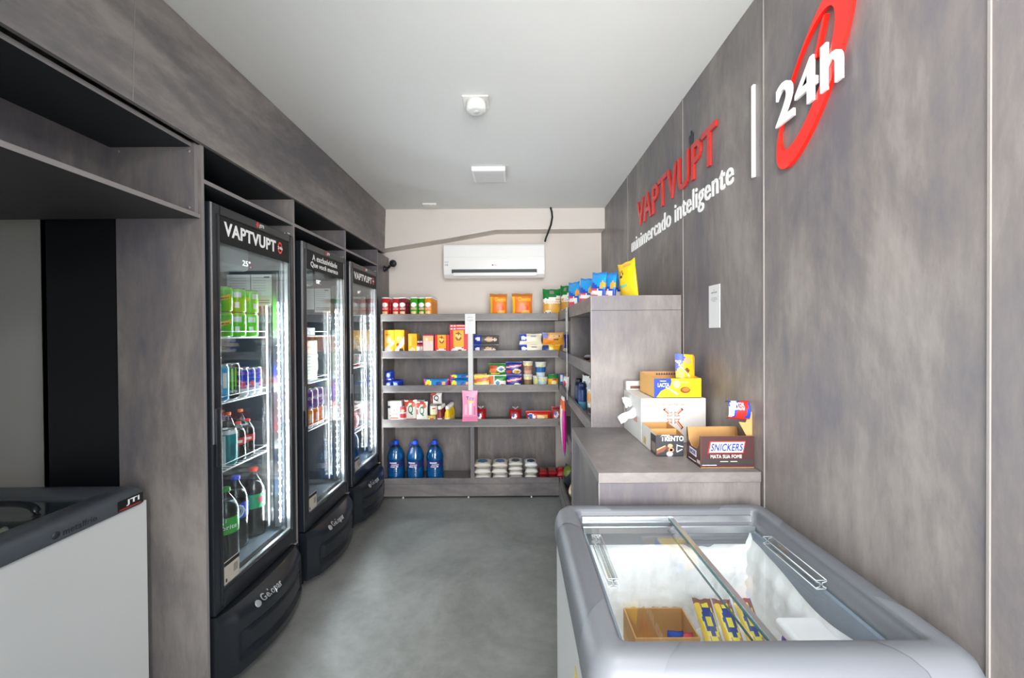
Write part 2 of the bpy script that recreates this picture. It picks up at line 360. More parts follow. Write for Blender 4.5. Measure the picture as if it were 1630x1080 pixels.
    for z in shelves:
        b = MB(); ya, yb = y0 + 0.045, y0 + 0.497
        b.tube([(-1.312, ya, z - 0.004), (-1.312, yb, z - 0.004)], 0.0035, STEEL, 6)
        b.tube([(-1.312, ya, z + 0.026), (-1.312, yb, z + 0.026)], 0.002, STEEL, 6)
        b.tube([(-1.78, ya, z - 0.004), (-1.78, yb, z - 0.004)], 0.0035, STEEL, 6)
        for k in range(17): 
            yy = ya + (yb - ya) * k / 16; b.tube([(-1.312, yy, z - 0.002), (-1.78, yy, z - 0.002)], 0.0016, STEEL, 5)
        for yy in (ya, yb): b.tube([(-1.312, yy, z - 0.004), (-1.312, yy, z + 0.026), (-1.35, yy, z + 0.026), (-1.78, yy, z + 0.026)], 0.002, STEEL, 5)
        part(b, 'wire_shelf')
    # ---- door
    XD = -1.219; za, zb = 0.325, 2.004; ga, gb, gz0, gz1 = y0 + 0.055, y1 - 0.038, 0.405, 1.962
    fr = MB()
    fr.box((-1.258, y0, za), (XD, ga, zb), BLKP, 0.006).box((-1.258, gb, za), (XD, y1 - 0.004, zb), BLKP, 0.006)
    fr.box((-1.258, ga - 0.004, gz1), (XD, gb + 0.004, zb), BLKP, 0.006).box((-1.258, ga - 0.004, za), (XD, gb + 0.004, gz0), BLKP, 0.006)
    dr = part(fr, 'door')
    part(MB().box((XD - 0.001, y0 - 0.0006, za + 0.7), (XD + 0.002, y0 + 0.006, zb - 0.003), mat('silver_trim', '#b9bbc0', 0.25, metal=0.7)), 'edge_trim', dr)
    part(MB().box((XD - 0.002, y0 + 0.03, za + 0.02), (XD + 0.003, y0 + 0.046, zb - 0.04), BLKP, 0.004), 'frame_ridge', dr)
    g = MB().box((-1.229, ga, gz0), (-1.225, gb, gz1), GLASS).box((-1.252, ga, gz0), (-1.248, gb, gz1), GLASS)
    part(g, 'glass_pane', dr)
    sp = MB()
    for (a, c) in (((ga, gz0), (ga + 0.007, gz1)), ((gb - 0.007, gz0), (gb, gz1)), ((ga, gz0), (gb, gz0 + 0.010))):
        sp.box((-1.247, a[0], a[1]), (-1.230, c[0], c[1]), ALU)
    part(sp, 'glass_spacer', dr)
    lab = MB().box((-1.2247, ga + 0.004, gz0 + 0.012), (-1.2240, ga + 0.095, gz0 + 0.108), P('#b7b0a4', 0.5)).box((-1.2241, ga + 0.004, gz0 + 0.088), (-1.2236, ga + 0.095, gz0 + 0.104), P('#222426', 0.5))
    lab.box((-1.2241, ga + 0.012, gz0 + 0.02), (-1.2236, ga + 0.02, gz0 + 0.035), P('#222426', 0.5)).box((-1.2241, ga + 0.06, gz0 + 0.04), (-1.2236, ga + 0.085, gz0 + 0.075), P('#8d867b', 0.5))
    part(lab, 'door_sticker', dr)
    sg = MB().box((-1.2246, ga, 1.852), (-1.2222, gb, gz1), BLKM)
    sgo = part(sg, 'sign_panel', dr)
    tx = MB()
    for (t, ya, yb, z0, z1, bold) in signs: tx.text(t, (-1.2221, y0 + ya, z0), LEFTW, yb - ya, z1 - z0, LETW, 0.0008, bold)
    part(tx, 'sign_lettering', sgo)
    if len(signs) == 1:
        rg = MB(); cy, cz = y0 + signs[0][2] + 0.036, 1.915
        ring(rg, cy, cz, 0.019, 0.030, 0.013, 0.022, -1.2221, 0.0008, RINGR, LEFTW)
        rg.text('24h', (-1.2212, cy - 0.02, cz - 0.008), LEFTW, 0.04, 0.015, LETW, 0.0006, 0.02)
        part(rg, 'sign_emblem', sgo)
    lg = MB(); c = Vector((XD + 0.0002, y0 + 0.295, 1.985))
    lg.prism([(0, -0.016), (0.013, 0), (0, 0.016), (-0.013, 0)], c, (0, 1, 0), (0, 0, 1), 0.001, LETR)
    lg.text('JTI', c + Vector((0, 0.014, -0.010)), LEFTW, 0.034, 0.018, LETW, 0.0008, 0.02)
    part(lg, 'maker_badge', dr)
    hd = MB().box((XD, y0 + 0.008, 0.93), (XD + 0.012, y0 + 0.030, 1.17), BLKP, 0.004); part(hd, 'door_handle', dr)
    # temperature digits
    part(MB().text(disp, (-1.262, y0 + 0.25, 1.787), LEFTW, 0.055, 0.026, DISP, 0.001, 0.0).box((-1.262, y0 + 0.305, 1.785), (-1.2615, y0 + 0.309, 1.789), DISPR), 'temperature_display')
    hg = MB().box((-1.262, y1 - 0.06, 2.005), (-1.235, y1 - 0.02, 2.010), ALU).box((-1.24, y1 - 0.05, 2.010), (-1.225, y1 - 0.025, 2.016), ALU); part(hg, 'top_hinge')
    bh = MB().box((-1.235, y1 - 0.035, 0.318), (-1.205, y1 - 0.012, 0.324), ALU, 0.002); part(bh, 'bottom_hinge')
    # ---- bow-fronted lower grille
    def bow(v):     # v 0..1 across
        e_ = min(v, 1 - v); s_ = min(1, e_ / 0.10); base = math.sin(math.pi * (0.12 + 0.76 * v)); return (0.35 + 0.65 * s_) * base
    def gx(v, z):
        t = (z - 0.045) / 0.275
        prof = 1.0 - 0.50 * max(0, (t - 0.80) / 0.2) ** 2 * 1.2 if t > 0.8 else (1.0 if t > 0.15 else 0.90 + 0.1 * t / 0.15)
        d = 0.0
        if 0.10 < v < 0.90 and 0.19 < t < 0.64:
            d = -0.018
            if 0.15 < v < 0.86 and 0.27 < t < 0.58: d = -0.004
        return -1.222 + 0.105 * bow(v) * prof + d
    NU, NV = 60, 34; gl_ = MB()
    gl_.grid(lambda u, v: (gx(u, 0.045 + 0.275 * v), y0 + 0.002 + u * (yw - 0.006), 0.045 + 0.275 * v), NU, NV, BLKP)
    gl_.grid(lambda u, v: (-1.258 * (1 - v) + gx(u, 0.32) * v, y0 + 0.002 + u * (yw - 0.006), 0.32 + 0.0 * v), NU, 1, BLKP)
    gl_.grid(lambda u, v: (-1.258 * v + gx(u, 0.045) * (1 - v), y0 + 0.002 + u * (yw - 0.006), 0.045), NU, 1, BLKP)
    for yy in (y0 + 0.002, y1 - 0.004):
        gl_.grid(lambda u, v: (-1.258 * (1 - u) + gx(0 if yy < y0 + 0.1 else 1, 0.045 + 0.275 * v) * u, yy, 0.045 + 0.275 * v), 1, NV, BLKP)
    go = part(gl_, 'lower_grille')
    nm = MB(); n0 = len(nm.v)
    nm.text('Gelopar', (0, 0, 0), LEFTW, 0.125, 0.034, mat('silver_lettering', '#b9bcbe', 0.3, metal=0.5), 0.001, 0.01)
    nm.lathe([(0.014, 0), (0.014, 0.001), (0.012, 0.0016)], mat('silver_lettering', ''), 16, (0, -0.022, 0.014), 'X')
    for i in range(len(nm.v)):
        v = nm.v[i]; uu = (0.24 * 0 + 0.215 + v.y / yw); zz = 0.268 + v.z
        nm.v[i] = Vector((gx(min(max(uu + 0.06, 0), 1), min(zz, 0.318)) + 0.0015 + v.x, y0 + 0.17 + v.y, zz))
    part(nm, 'maker_lettering', go)
    for (xx, yy) in ((-1.28, y0 + 0.05), (-1.28, y1 - 0.05), (-1.84, y0 + 0.05), (-1.84, y1 - 0.05)): part(MB().lathe([(0.02, 0), (0.02, 0.02), (0.012, 0.022), (0.012, 0.1)], BLKM, 12, (xx, yy, 0)), 'foot')
    return R

def ring(mb, cy, cz, ry, rz_, iy, iz, x, depth, m, fr, off=(0, 0), a0=0, a1=360, n=72, shear=0):
    """elliptic ring of uneven width in the wall plane; cy, cz along world y, z"""
    xd, yd = fr; nd = xd.cross(yd); sgn = xd.y
    pts = []
    for k in range(n + 1):
        a = math.radians(a0 + (a1 - a0) * k / n)
        pts.append(((cy + ry * math.cos(a) - shear * rz_ * math.sin(a), cz + rz_ * math.sin(a)), (cy + off[0] + iy * math.cos(a) - shear * iz * math.sin(a), cz + off[1] + iz * math.sin(a))))
    vs_ = []; fs = []
    for (o_, i_) in pts:
        for (yy, zz), dd in ((o_, 0), (i_, 0), (i_, depth), (o_, depth)): vs_.append(Vector((x, yy, zz)) + nd * dd)
    for k in range(n):
        q = 4 * k
        for j in range(4): fs.append((q + j, q + (j + 1) % 4, q + 4 + (j + 1) % 4, q + 4 + j))
    fs.append((0, 1, 2, 3)); fs.append((4 * n, 4 * n + 1, 4 * n + 2, 4 * n + 3))
    mb.add(vs_, fs, m)

FR1 = fridge(1.612, 0.605, 'nearest upright black fridge beside the laminate tower, lime green cans on its top shelf', [('VAPTVUPT', 0.08, 0.445, 1.885, 1.944, 0.03)], '25°', (1.456, 1.163, 0.858))
FR2 = fridge(2.300, 0.605, 'middle upright black fridge of the three, two lines of white script on its header', [('A exclusividade', 0.125, 0.46, 1.912, 1.948, 0.015), ('Que você merece', 0.105, 0.47, 1.866, 1.903, 0.015)], '08°', (1.456, 1.157, 0.857))
FR3 = fridge(2.968, 0.605, 'farthest upright black fridge, next to the back wall shelving', [('VAPTVUPT', 0.08, 0.455, 1.885, 1.938, 0.03)], '04°', (1.19, 0.848, 0.66))

# ================================================================== PRODUCTS (builders)
def can_mb(r, h, bands, n=20, top='#c9ccce'):
    """bands: list of (z fraction start, hex)"""
    m = MB(); T = mat('can_end_metal', '#c4c8ca', 0.25, metal=0.8)
    def cm(t):
        c = bands[0][1]
        for z, hx in bands:
            if t >= z - 1e-6: c = hx
        return P(c, 0.25)
    zs = sorted(set([0.06] + [z for z, _ in bands if z > 0.06] + [0.90]))
    prof = [(r * 0.78, 0, T), (r * 0.82, h * 0.015, cm(0)), (r, h * 0.06, cm(0.06))]
    for z in zs[1:-1]: prof.append((r, h * z, cm(z)))
    prof += [(r, h * 0.90, cm(0.9)), (r * 0.86, h * 0.965, T), (r * 0.86, h, T), (r * 0.80, h, T), (r * 0.78, h * 0.975, T)]
    m.lathe(prof, T, n); return m
def patch_cyl(m, r, a0, a1, z0, z1, hx, n=6, slope=0.0):
    """print patch wrapped on a cylinder; angles measured from the front (-Y)"""
    def fn(u, v):
        a = math.radians(-90 + a0 + (a1 - a0) * u); return ((r + 0.0005) * math.cos(a), (r + 0.0005) * math.sin(a), z0 + (z1 - z0) * v + slope * u)
    m.grid(fn, n, 1, P(hx, 0.3) if isinstance(hx, str) else hx); return m
def ell_cyl(m, r, ac, ar, zc, zr, hx, n=10):
    def fn(u, v):
        t = -1 + 2 * u; a = math.radians(-90 + ac + ar * t); hz = zr * math.sqrt(max(0, 1 - t * t))
        return ((r + 0.0008) * math.cos(a), (r + 0.0008) * math.sin(a), zc + hz * (2 * v - 1))
    m.grid(fn, n, 1, P(hx, 0.3)); return m
def pfn(base, shapes, rough=0.35):
    def f(u, v):
        c = base
        for s_ in shapes:
            if s_[0] == 'r' and s_[1] <= u <= s_[3] and s_[2] <= v <= s_[4]: c = s_[5]
            elif s_[0] == 'e' and ((u - s_[1]) / s_[3]) ** 2 + ((v - s_[2]) / s_[4]) ** 2 <= 1: c = s_[5]
            elif s_[0] == 'd' and v < s_[1] + s_[2] * u and v > s_[3] + s_[4] * u: c = s_[5]
        return P(c, rough)
    return f
def bag_mb(w_, h_, t, front, back=None, M=None, nu=16, nv=18, crimp=0.05, puff=0.45, txt=(), skew=0.0):
    """filled pillow bag standing on its lower crimp, printed side to -Y"""
    m = MB(M); bk = back or front
    ph = random.random() * 6
    def shape(u, v, sgn):
        cu = abs(2 * u - 1)
        if crimp < v < 1 - crimp:
            vv = (v - crimp) / (1 - 2 * crimp); th = (max(0, math.sin(math.pi * vv)) ** puff) * (max(0, 1 - cu ** 2.6)) ** 0.62
        else: th = 0.0
        x = (u - 0.5) * w_ * (1 - 0.07 * math.sin(math.pi * v)) + skew * v * h_
        th += 0.02 * math.sin(9 * u + 7 * v + ph) * (1 if th > 0.1 else 0)
        z = v * h_ + 0.008 * h_ * math.sin(12 * u + ph) * (1 if v > 0.9 else 0) + 0.02 * h_ * (cu ** 3) * (1 if v > 0.97 else 0)
        return (x, sgn * (0.0007 + t / 2 * th), z)
    m.grid(lambda u, v: shape(u, v, -1), nu, nv, front)
    m.grid(lambda u, v: shape(1 - u, v, 1), nu, nv, bk if not callable(bk) else (lambda u, v: bk(1 - u, v)))
    for (s_, u0, v0, u1, v1, hx) in txt:
        n0 = len(m.v); M_ = m.M; m.M = None
        m.text(s_, (u0, 0, v0), FRONT, u1 - u0, v1 - v0, P(hx, 0.3), 0.0, 0.02)
        for i in range(n0, len(m.v)):
            q = m.v[i]; p = Vector(shape(min(max(q.x, 0), 1), min(max(q.z, 0), 1), -1)); p.y -= 0.0012; m.v[i] = M_ @ p if M_ else p
        m.M = M_
    return m
def carton_mb(w_, d, h_, front, side, txt=(), nu=16, nv=20, top=None):
    m = MB(); S = P(side, 0.45); x0, x1 = -w_ / 2, w_ / 2
    m.box((x0, 0, 0), (x1, d, h_), S)
    m.grid(lambda u, v: (x0 + u * w_, -0.0004, v * h_), nu, nv, front, smooth=False)
    for (s_, u0, v0, u1, v1, hx) in txt: m.text(s_, (x0 + u0 * w_, -0.0006, v0 * h_), FRONT, (u1 - u0) * w_, (v1 - v0) * h_, P(hx, 0.4), 0.0005, 0.02)
    if top: m.box((x0, 0, h_), (x1, d, h_ + 0.0006), P(top, 0.45))
    return m
def bottle_parts(R, r, h_, body, cap, label=None, lz=(0.3, 0.6), liquid=None, txt=None, tcol='#ffffff', ribs=False, lem=None, neck=0.3):
    pr = [(r * 0.85, 0), (r * 0.98, h_ * 0.02), (r, h_ * 0.05)]
    if ribs:
        for k in range(7): z = 0.07 + k * 0.028; pr += [(r, h_ * z), (r * 0.965, h_ * (z + 0.01)), (r, h_ * (z + 0.02))]
    pr += [(r * 0.97, h_ * lz[0] - 0.002), (r * 0.97, h_ * lz[1] + 0.002), (r, h_ * (lz[1] + 0.03)), (r * 0.95, h_ * 0.72), (r * 0.72, h_ * 0.82), (r * neck * 1.15, h_ * 0.91), (r * neck, h_ * 0.94), (r * neck, h_ * 0.99)]
    bd = MB().lathe(pr, body, 24).build('bottle_body', R)
    if liquid:
        lp = [(p[0] * 0.95, max(p[1], 0.002) if i else 0.003) for i, p in enumerate(pr) if p[1] < h_ * 0.88]
        MB().lathe(lp, liquid, 24).build('drink', bd)
    cr = max(r * neck * 1.22, 0.012)
    c = MB().lathe([(cr, h_ * 0.945), (cr * 1.04, h_ * 0.95), (cr * 1.04, h_ * 0.962), (cr, h_ * 0.965), (cr, h_ * 0.995), (cr * 0.9, h_)], P(cap, 0.35), 18); c.build('cap', R)
    if label:
        lm = MB()
        lm.lathe([(r * 0.985, h_ * lz[0]), (r * 0.985, h_ * lz[1])], P(label, 0.4), 24, caps=False)
        if lem: 
            for q in lem: 
                if q[0] == 'e': ell_cyl(lm, r * 0.99, q[1], q[2], h_ * q[3], h_ * q[4], q[5])
                else: patch_cyl(lm, r * 0.987, q[1], q[2], h_ * q[3], h_ * q[4], q[5])
        if txt:
            n0 = len(lm.v); lm.text(txt[0], (txt[1], 0, h_ * txt[2]), FRONT, txt[3], h_ * txt[4], P(tcol, 0.4), 0, 0.02)
            for i in range(n0, len(lm.v)):
                q = lm.v[i]; a = q.x / r - math.pi / 2; lm.v[i] = Vector(((r + 0.0008) * math.cos(a), (r + 0.0008) * math.sin(a), q.z))
        lm.build('label', R)
ORD = ['first', 'second', 'third', 'fourth', 'fifth', 'sixth', 'seventh', 'eighth']

# ------------------------------------------------------------------ fridge 1 contents (facing the aisle: -Y front turned to +X)
RZF = math.radians(37)
gc = can_mb(0.036, 0.117, [(0, '#5fc41f'), (0.86, '#7bd63a')])
patch_cyl(gc, 0.036, -55, 55, 0.040, 0.060, '#f6c21e', 8, 0.022); patch_cyl(gc, 0.036, 75, 125, 0.072, 0.098, '#d9dcdf'); patch_cyl(gc, 0.036, 82, 112, 0.022, 0.05, '#d9dcdf'); patch_cyl(gc, 0.036, -40, 40, 0.052, 0.058, '#7a5a12', 6, 0.01)
first = None; zs1 = 1.456
for d in range(2):
    for c in range(3):
        for lv in range(2):
            lb = 'lime green soda can with a yellow stripe, %s layer, %s from the tower, %s row' % (('lower', 'upper')[lv], ORD[c], ('front', 'rear')[d])
            loc = (-1.356 - 0.076 * d, 1.868 + 0.094 * c - 0.004 * d, zs1 + 0.1175 * lv); rz = (RZF - 0.15, -1.13, -1.0 + 0.5 * lv)[c]
            if first is None: first = tag(gc.build('soda_can', None, loc, rz), lb, 'can', 'lime green soda cans')
            else: dup(first, lb, loc, rz)
z = 1.163
cb = can_mb(0.033, 0.168, [(0, '#1f8fc9'), (0.12, '#2aa6dd'), (0.86, '#2aa6dd')]); patch_cyl(cb, 0.033, -50, -20, 0.03, 0.14, '#f08a2a'); patch_cyl(cb, 0.033, 15, 45, 0.06, 0.13, '#e8ecee')
tag(cb.build('energy_drink_can', None, (-1.352, 1.837, z), RZF), 'tall light blue energy drink can beside the black and green one', 'can')
cb2 = can_mb(0.033, 0.168, [(0, '#141614'), (0.86, '#1d201d')])
for k, (a, z0, z1) in enumerate(((-26, 0.055, 0.15), (-4, 0.045, 0.145), (18, 0.06, 0.15))):
    patch_cyl(cb2, 0.033, a, a + 13, z0, z1, '#62d631', 3); patch_cyl(cb2, 0.033, a + 4, a + 9, z0 - 0.014, z0, '#62d631', 2)
cb2.text('MONSTER', (-0.02, -0.0345, 0.03), FRONT, 0.04, 0.013, P('#dfe3df'), 0.0005, 0.01)
tag(cb2.build('energy_drink_can', None, (-1.352, 1.911, z), RZF), 'tall black energy drink can with green claw marks', 'can')
cb3 = can_mb(0.0262, 0.135, [(0, '#c9ced6'), (0.42, '#2635b4'), (0.88, '#2635b4')]); patch_cyl(cb3, 0.0262, 55, 115, 0.01, 0.06, '#2635b4'); ell_cyl(cb3, 0.0262, 0, 30, 0.062, 0.012, '#d8405c'); patch_cyl(cb3, 0.0262, -35, 35, 0.04, 0.05, '#c23a7e')
first = None
for d in range(2):
    for c in range(3):
        lb = 'slim silver and blue energy drink can, %s from the light strip, %s row' % (ORD[2 - c], ('front', 'rear')[d])
        loc = (-1.345 - 0.056 * d, 1.9725 + 0.0530 * c, z)
        if first is None: first = tag(cb3.build('energy_drink_can', None, loc, RZF), lb, 'can', 'slim blue and silver cans')
        else: dup(first, lb, loc, RZF + 0.5 * c)
z = 0.858
cb = can_mb(0.033, 0.168, [(0, '#0f8f93'), (0.86, '#dfe6e6')]); patch_cyl(cb, 0.033, -60, -25, 0.0, 0.14, '#e8f0f0'); patch_cyl(cb, 0.033, -10, 40, 0.04, 0.1, '#0a6f78')
tag(cb.build('energy_drink_can', None, (-1.35, 1.885, z), RZF), 'tall teal drink can in front of the small cola bottles', 'can')
COLA = mat('cola_liquid', '#140b08', 0.2, coat=0.5); CLRL = mat('pale_liquid', '#3c474c', 0.3)
def bottle(desc, loc, r, h_, body, cap, cat='bottle', group=None, **k):
    R = thing('drink_bottle', desc, cat, loc, RZF, group); bottle_parts(R, r, h_, body, cap, **k); return R
b1 = bottle('small red-capped cola bottle with a red label, left of two', (-1.352, 1.951, z), 0.031, 0.185, CLEARPET, '#e8382a', label='#d8282a', lz=(0.42, 0.60), liquid=COLA, lem=[('r', -30, 30, 0.47, 0.54, '#f2e8e6')], group='small red-capped cola bottles')
dup(b1, 'small red-capped cola bottle with a red label, right of two', (-1.352, 2.018, z))
b2 = bottle('orange-capped cola bottle behind the red-capped ones, near the door handle', (-1.425, 1.985, z), 0.033, 0.225, CLEARPET, '#f07a2e', label='#c9d2d6', lz=(0.55, 0.68), liquid=COLA, group='orange-capped cola bottles')
dup(b2, 'orange-capped cola bottle, second row right on the third shelf', (-1.418, 2.063, z))
dup(b2, 'orange-capped cola bottle, behind between the two red caps', (-1.498, 1.955, z))
dup(b2, 'orange-capped cola bottle, rear right on the third shelf', (-1.498, 2.040, z))
z = 0.4265
bottle('clear lemon soda bottle with a green and white label, at the glass edge', (-1.345, 1.850, z), 0.052, 0.335, CLEARPET, '#2e9e3c', label='#2fae3a', lz=(0.40, 0.62), liquid=CLRL, lem=[('r', -180, 180, 0.56, 0.62, '#f2f4f0'), ('r', -180, 180, 0.405, 0.42, '#e8d820')], txt=('Sprite', -0.03, 0.45, 0.075, 0.08))
bottle('large cola bottle with blue cap and blue label, bottom of nearest fridge', (-1.385, 1.975, z), 0.052, 0.345, CLEARPET, '#2646d8', label='#1c3fc0', lz=(0.42, 0.64), liquid=COLA, lem=[('e', 0, 42, 0.53, 0.095, '#ffffff'), ('e', 0, 37, 0.53, 0.082, '#1c3fc0'), ('r', -30, 30, 0.56, 0.60, '#e3372c'), ('r', -36, 36, 0.505, 0.555, '#ffffff')], txt=('PEPSI', -0.028, 0.51, 0.056, 0.04), tcol='#101418')
bottle('large dark soda bottle with red cap and green label', (-1.375, 2.098, z), 0.052, 0.345, CLEARPET, '#ef4a3c', label='#27a562', lz=(0.42, 0.63), liquid=COLA, lem=[('e', 38, 24, 0.54, 0.05, '#c8506a'), ('e', -35, 9, 0.55, 0.022, '#d8a07a'), ('e', -35, 9, 0.50, 0.022, '#d8a07a')])
# ------------------------------------------------------------------ fridge 2 contents
z = 1.157; pk = carton_mb(0.22, 0.13, 0.021, pfn('#c3c6aa', [('r', 0.1, 0.3, 0.6, 0.5, '#8a9880')]), '#b8bca0'); first = None
for k in range(8):
    lb = 'pale flat packet in the middle fridge stack, %s from the bottom' % ORD[k]
    loc = (-1.352, 2.625 + random.uniform(-0.003, 0.003), z + k * 0.0215)
    if first is None: first = tag(pk.build('flat_packet', None, loc, math.pi / 2), lb, 'packet', 'pale flat packets')
    else: dup(first, lb, loc, math.pi / 2 + random.uniform(-0.04, 0.04))
pk = carton_mb(0.22, 0.14, 0.045, pfn('#a5622e', [('r', 0.2, 0.2, 0.8, 0.8, '#c98a4e')]), '#7c4a2c')
o = tag(pk.build('frozen_food_box', None, (-1.352, 2.625, z + 0.173), math.pi / 2), 'brown flat box on top of the pale packets, lower of two', 'box', 'brown flat boxes')
dup(o, 'brown flat box on top of the pale packets, upper of two', (-1.352, 2.625, z + 0.219))
z = 0.857; fp = can_mb(0.033, 0.122, [(0, '#7d33a8'), (0.86, '#8d44b8')]); fp.text('FANTA', (-0.02, -0.0345, 0.06), FRONT, 0.04, 0.02, P('#ffffff'), 0.0006, 0.02); patch_cyl(fp, 0.033, 20, 60, 0.01, 0.04, '#2a2a90')
fo = can_mb(0.033, 0.122, [(0, '#f0ede6'), (0.15, '#ef7a2a'), (0.3, '#f3efe8'), (0.75, '#ef7a2a')]); patch_cyl(fo, 0.033, -15, 12, 0.02, 0.1, '#ef6a1a')
for src, lv, nm in ((fo, 0, 'orange and white'), (fp, 1, 'purple')):
    first = None
    for c in range(3):
        lb = '%s soda can in the middle fridge, %s from the hinge side' % (nm, ORD[2 - c]); loc = (-1.352, 2.598 + 0.072 * c, z + 0.1225 * lv)
        if first is None: first = tag(src.build('soda_can', None, loc, RZF), lb, 'can', nm + ' soda cans')
        else: dup(first, lb, loc, RZF + 0.2)
z = 1.457
tag(carton_mb(0.16, 0.2, 0.05, pfn('#5c6b78', [('r', 0.2, 0.2, 0.8, 0.8, '#76838e')]), '#56626e').build('frozen_food_box', None, (-1.352, 2.625, z), math.pi / 2), 'blue-grey flat box on the top shelf of the middle fridge', 'box')
# ------------------------------------------------------------------ fridge 3 contents
z = 1.19; pk = carton_mb(0.11, 0.12, 0.13, pfn('#e8902c', [('r', 0.1, 0.55, 0.9, 0.8, '#f7d9a0'), ('e', 0.5, 0.3, 0.3, 0.18, '#8a5a30')]), '#d07d2a'); first = None
for c in range(3):
    for lv in range(2):
        lb = 'orange food carton in the farthest fridge, %s tier, %s from the door handle' % (('lower', 'upper')[lv], ORD[c]); loc = (-1.40, 3.165 + 0.115 * c, z + 0.131 * lv)
        if first is None: first = tag(pk.build('food_carton', None, loc, math.pi / 2), lb, 'carton', 'orange food cartons')
        else: dup(first, lb, loc)
R = thing('yoghurt_cup', 'white cup with a red foot in front of the orange cartons', 'cup', (-1.352, 3.40, 1.1905))
MB().lathe([(0.026, 0, P('#d83a3a')), (0.028, 0.02, P('#f4f2ee')), (0.034, 0.095)], P('#f4f2ee'), 18).build('cup_body', R); MB().lathe([(0.036, 0.095), (0.036, 0.1)], P('#e6e8ea', 0.3), 18).build('lid', R)
z = 0.66; bg_ = bag_mb(0.10, 0.13, 0.06, pfn('#cf5f7d', [('r', 0.15, 0.3, 0.85, 0.6, '#e9b9c4')]))
o = tag(bg_.build('food_pouch', None, (-1.37, 3.30, z), math.pi / 2), 'pink food pouch in the farthest fridge, nearer one', 'pouch', 'pink food pouches'); dup(o, 'pink food pouch in the farthest fridge, farther one', (-1.37, 3.405, z))

def water_bottle(label, loc, s_=1.0):
    R = thing('water_bottle', label, 'bottle', loc, random.uniform(-0.2, 0.2), 'five litre water bottles'); r, h_ = 0.078 * s_, 0.362 * s_
    pr = [(r * 0.86, 0), (r * 0.97, 0.006)]
    for k in range(5): z_ = 0.012 + k * 0.021; pr += [(r, z_), (r * 0.955, z_ + 0.010), (r, z_ + 0.020)]
    pr += [(r * 0.94, 0.125), (r * 0.94, 0.19), (r, 0.197), (r * 1.0, 0.215), (r * 0.9, 0.25), (r * 0.66, 0.295), (r * 0.32, 0.325), (r * 0.26, 0.332), (r * 0.26, 0.345)]
    bd = MB().lathe([(a, z_ * s_) for a, z_ in pr], BLUEPET, 28).build('bottle_body', R)
    MB().lathe([(a * 0.96, max(0.004, z_ * s_)) for a, z_ in pr if z_ < 0.3], mat('water_tinted', '#1b7ca6', 0.08, noise=0.3, scale=22, coat=0.6), 28).build('water', bd)
    MB().lathe([(0.026, 0.325 * s_), (0.026, 0.335 * s_), (0.024, 0.337 * s_), (0.024, h_ - 0.002), (0.021, h_)], P('#1450d8', 0.35), 20).build('cap', R)
    hd = MB(); hd.tube([(-r * 0.32, 0, 0.322 * s_), (-r * 0.60, 0, 0.338 * s_), (-r * 0.82, 0, 0.318 * s_), (-r * 0.72, 0, 0.296 * s_)], 0.004, P('#1450d8', 0.35), 8); hd.build('carry_handle', R)
    lb = MB().lathe([(r * 0.955, 0.128 * s_), (r * 0.955, 0.188 * s_)], P('#1d2f6c', 0.4), 28, caps=False)
    for (aa, ab, za, zb, hx) in ((-30, 20, 0.168, 0.18, '#cfd8ea'), (-18, 34, 0.150, 0.162, '#b7a9c8'), (-24, 10, 0.135, 0.145, '#d8c6d4'), (14, 30, 0.134, 0.146, '#cfd8ea')): patch_cyl(lb, r * 0.958, aa, ab, za * s_, zb * s_, hx)
    lb.build('label', R); return R
water_bottle('blue water bottle inside the bottom of the farthest fridge', (-1.39, 3.415, 0.4265), 0.6)

# ================================================================== BACK SHELVING
YS = 3.56; BD = [(1.636, 1.572), (1.308, 1.242), (1.002, 0.938), (0.698, 0.630)]
SB = thing('wall_shelving', 'grey laminate shelving across the back wall with five levels', 'shelving', (-0.4, 3.7, 0)); SL = Vector((-0.4, 3.7, 0))
def sh(name, a, b_, m=LAM, p=None): return MB().box(Vector(a) - SL, Vector(b_) - SL, m).build(name, p or SB)
sh('side_panel', (-1.198, YS + 0.001, 0.016), (-1.18, 3.93, 1.634)); sh('divider_panel', (-0.410, YS + 0.006, 0.13), (-0.376, 3.905, 1.572))
sh('back_panel', (-1.18, 3.905, 0.1), (0.38, 3.93, 1.60))
for zt, zb in BD:
    s_ = sh('shelf_board', (-1.18, YS + 0.018, zb), (0.38, 3.905, zb + 0.018), LAMH); sh('front_lip', (-1.195, YS, zb), (0.3745, YS + 0.018, zt), LAMH, s_)
    sh('lip_edge', (-1.195, YS - 0.0012, zb), (0.374, YS, zb + 0.012), EDGE, s_)
s_ = sh('bottom_shelf', (-1.18, YS + 0.018, 0.11), (0.38, 3.905, 0.125), LAMH); sh('front_lip', (-1.195, YS, 0.125), (0.3745, YS + 0.018, 0.173), LAMH, s_)
sh('plinth', (-1.195, YS - 0.004, 0.016), (0.3745, YS + 0.012, 0.124), LAMH)
for x in (-1.01, -0.43, 0.13): MB().lathe([(0.008, 0), (0.008, 0.004), (0.004, 0.005), (0.004, 0.016)], P('#f0f0f0'), 12, Vector((x, YS + 0.002, 0)) - SL).build('levelling_foot', SB)
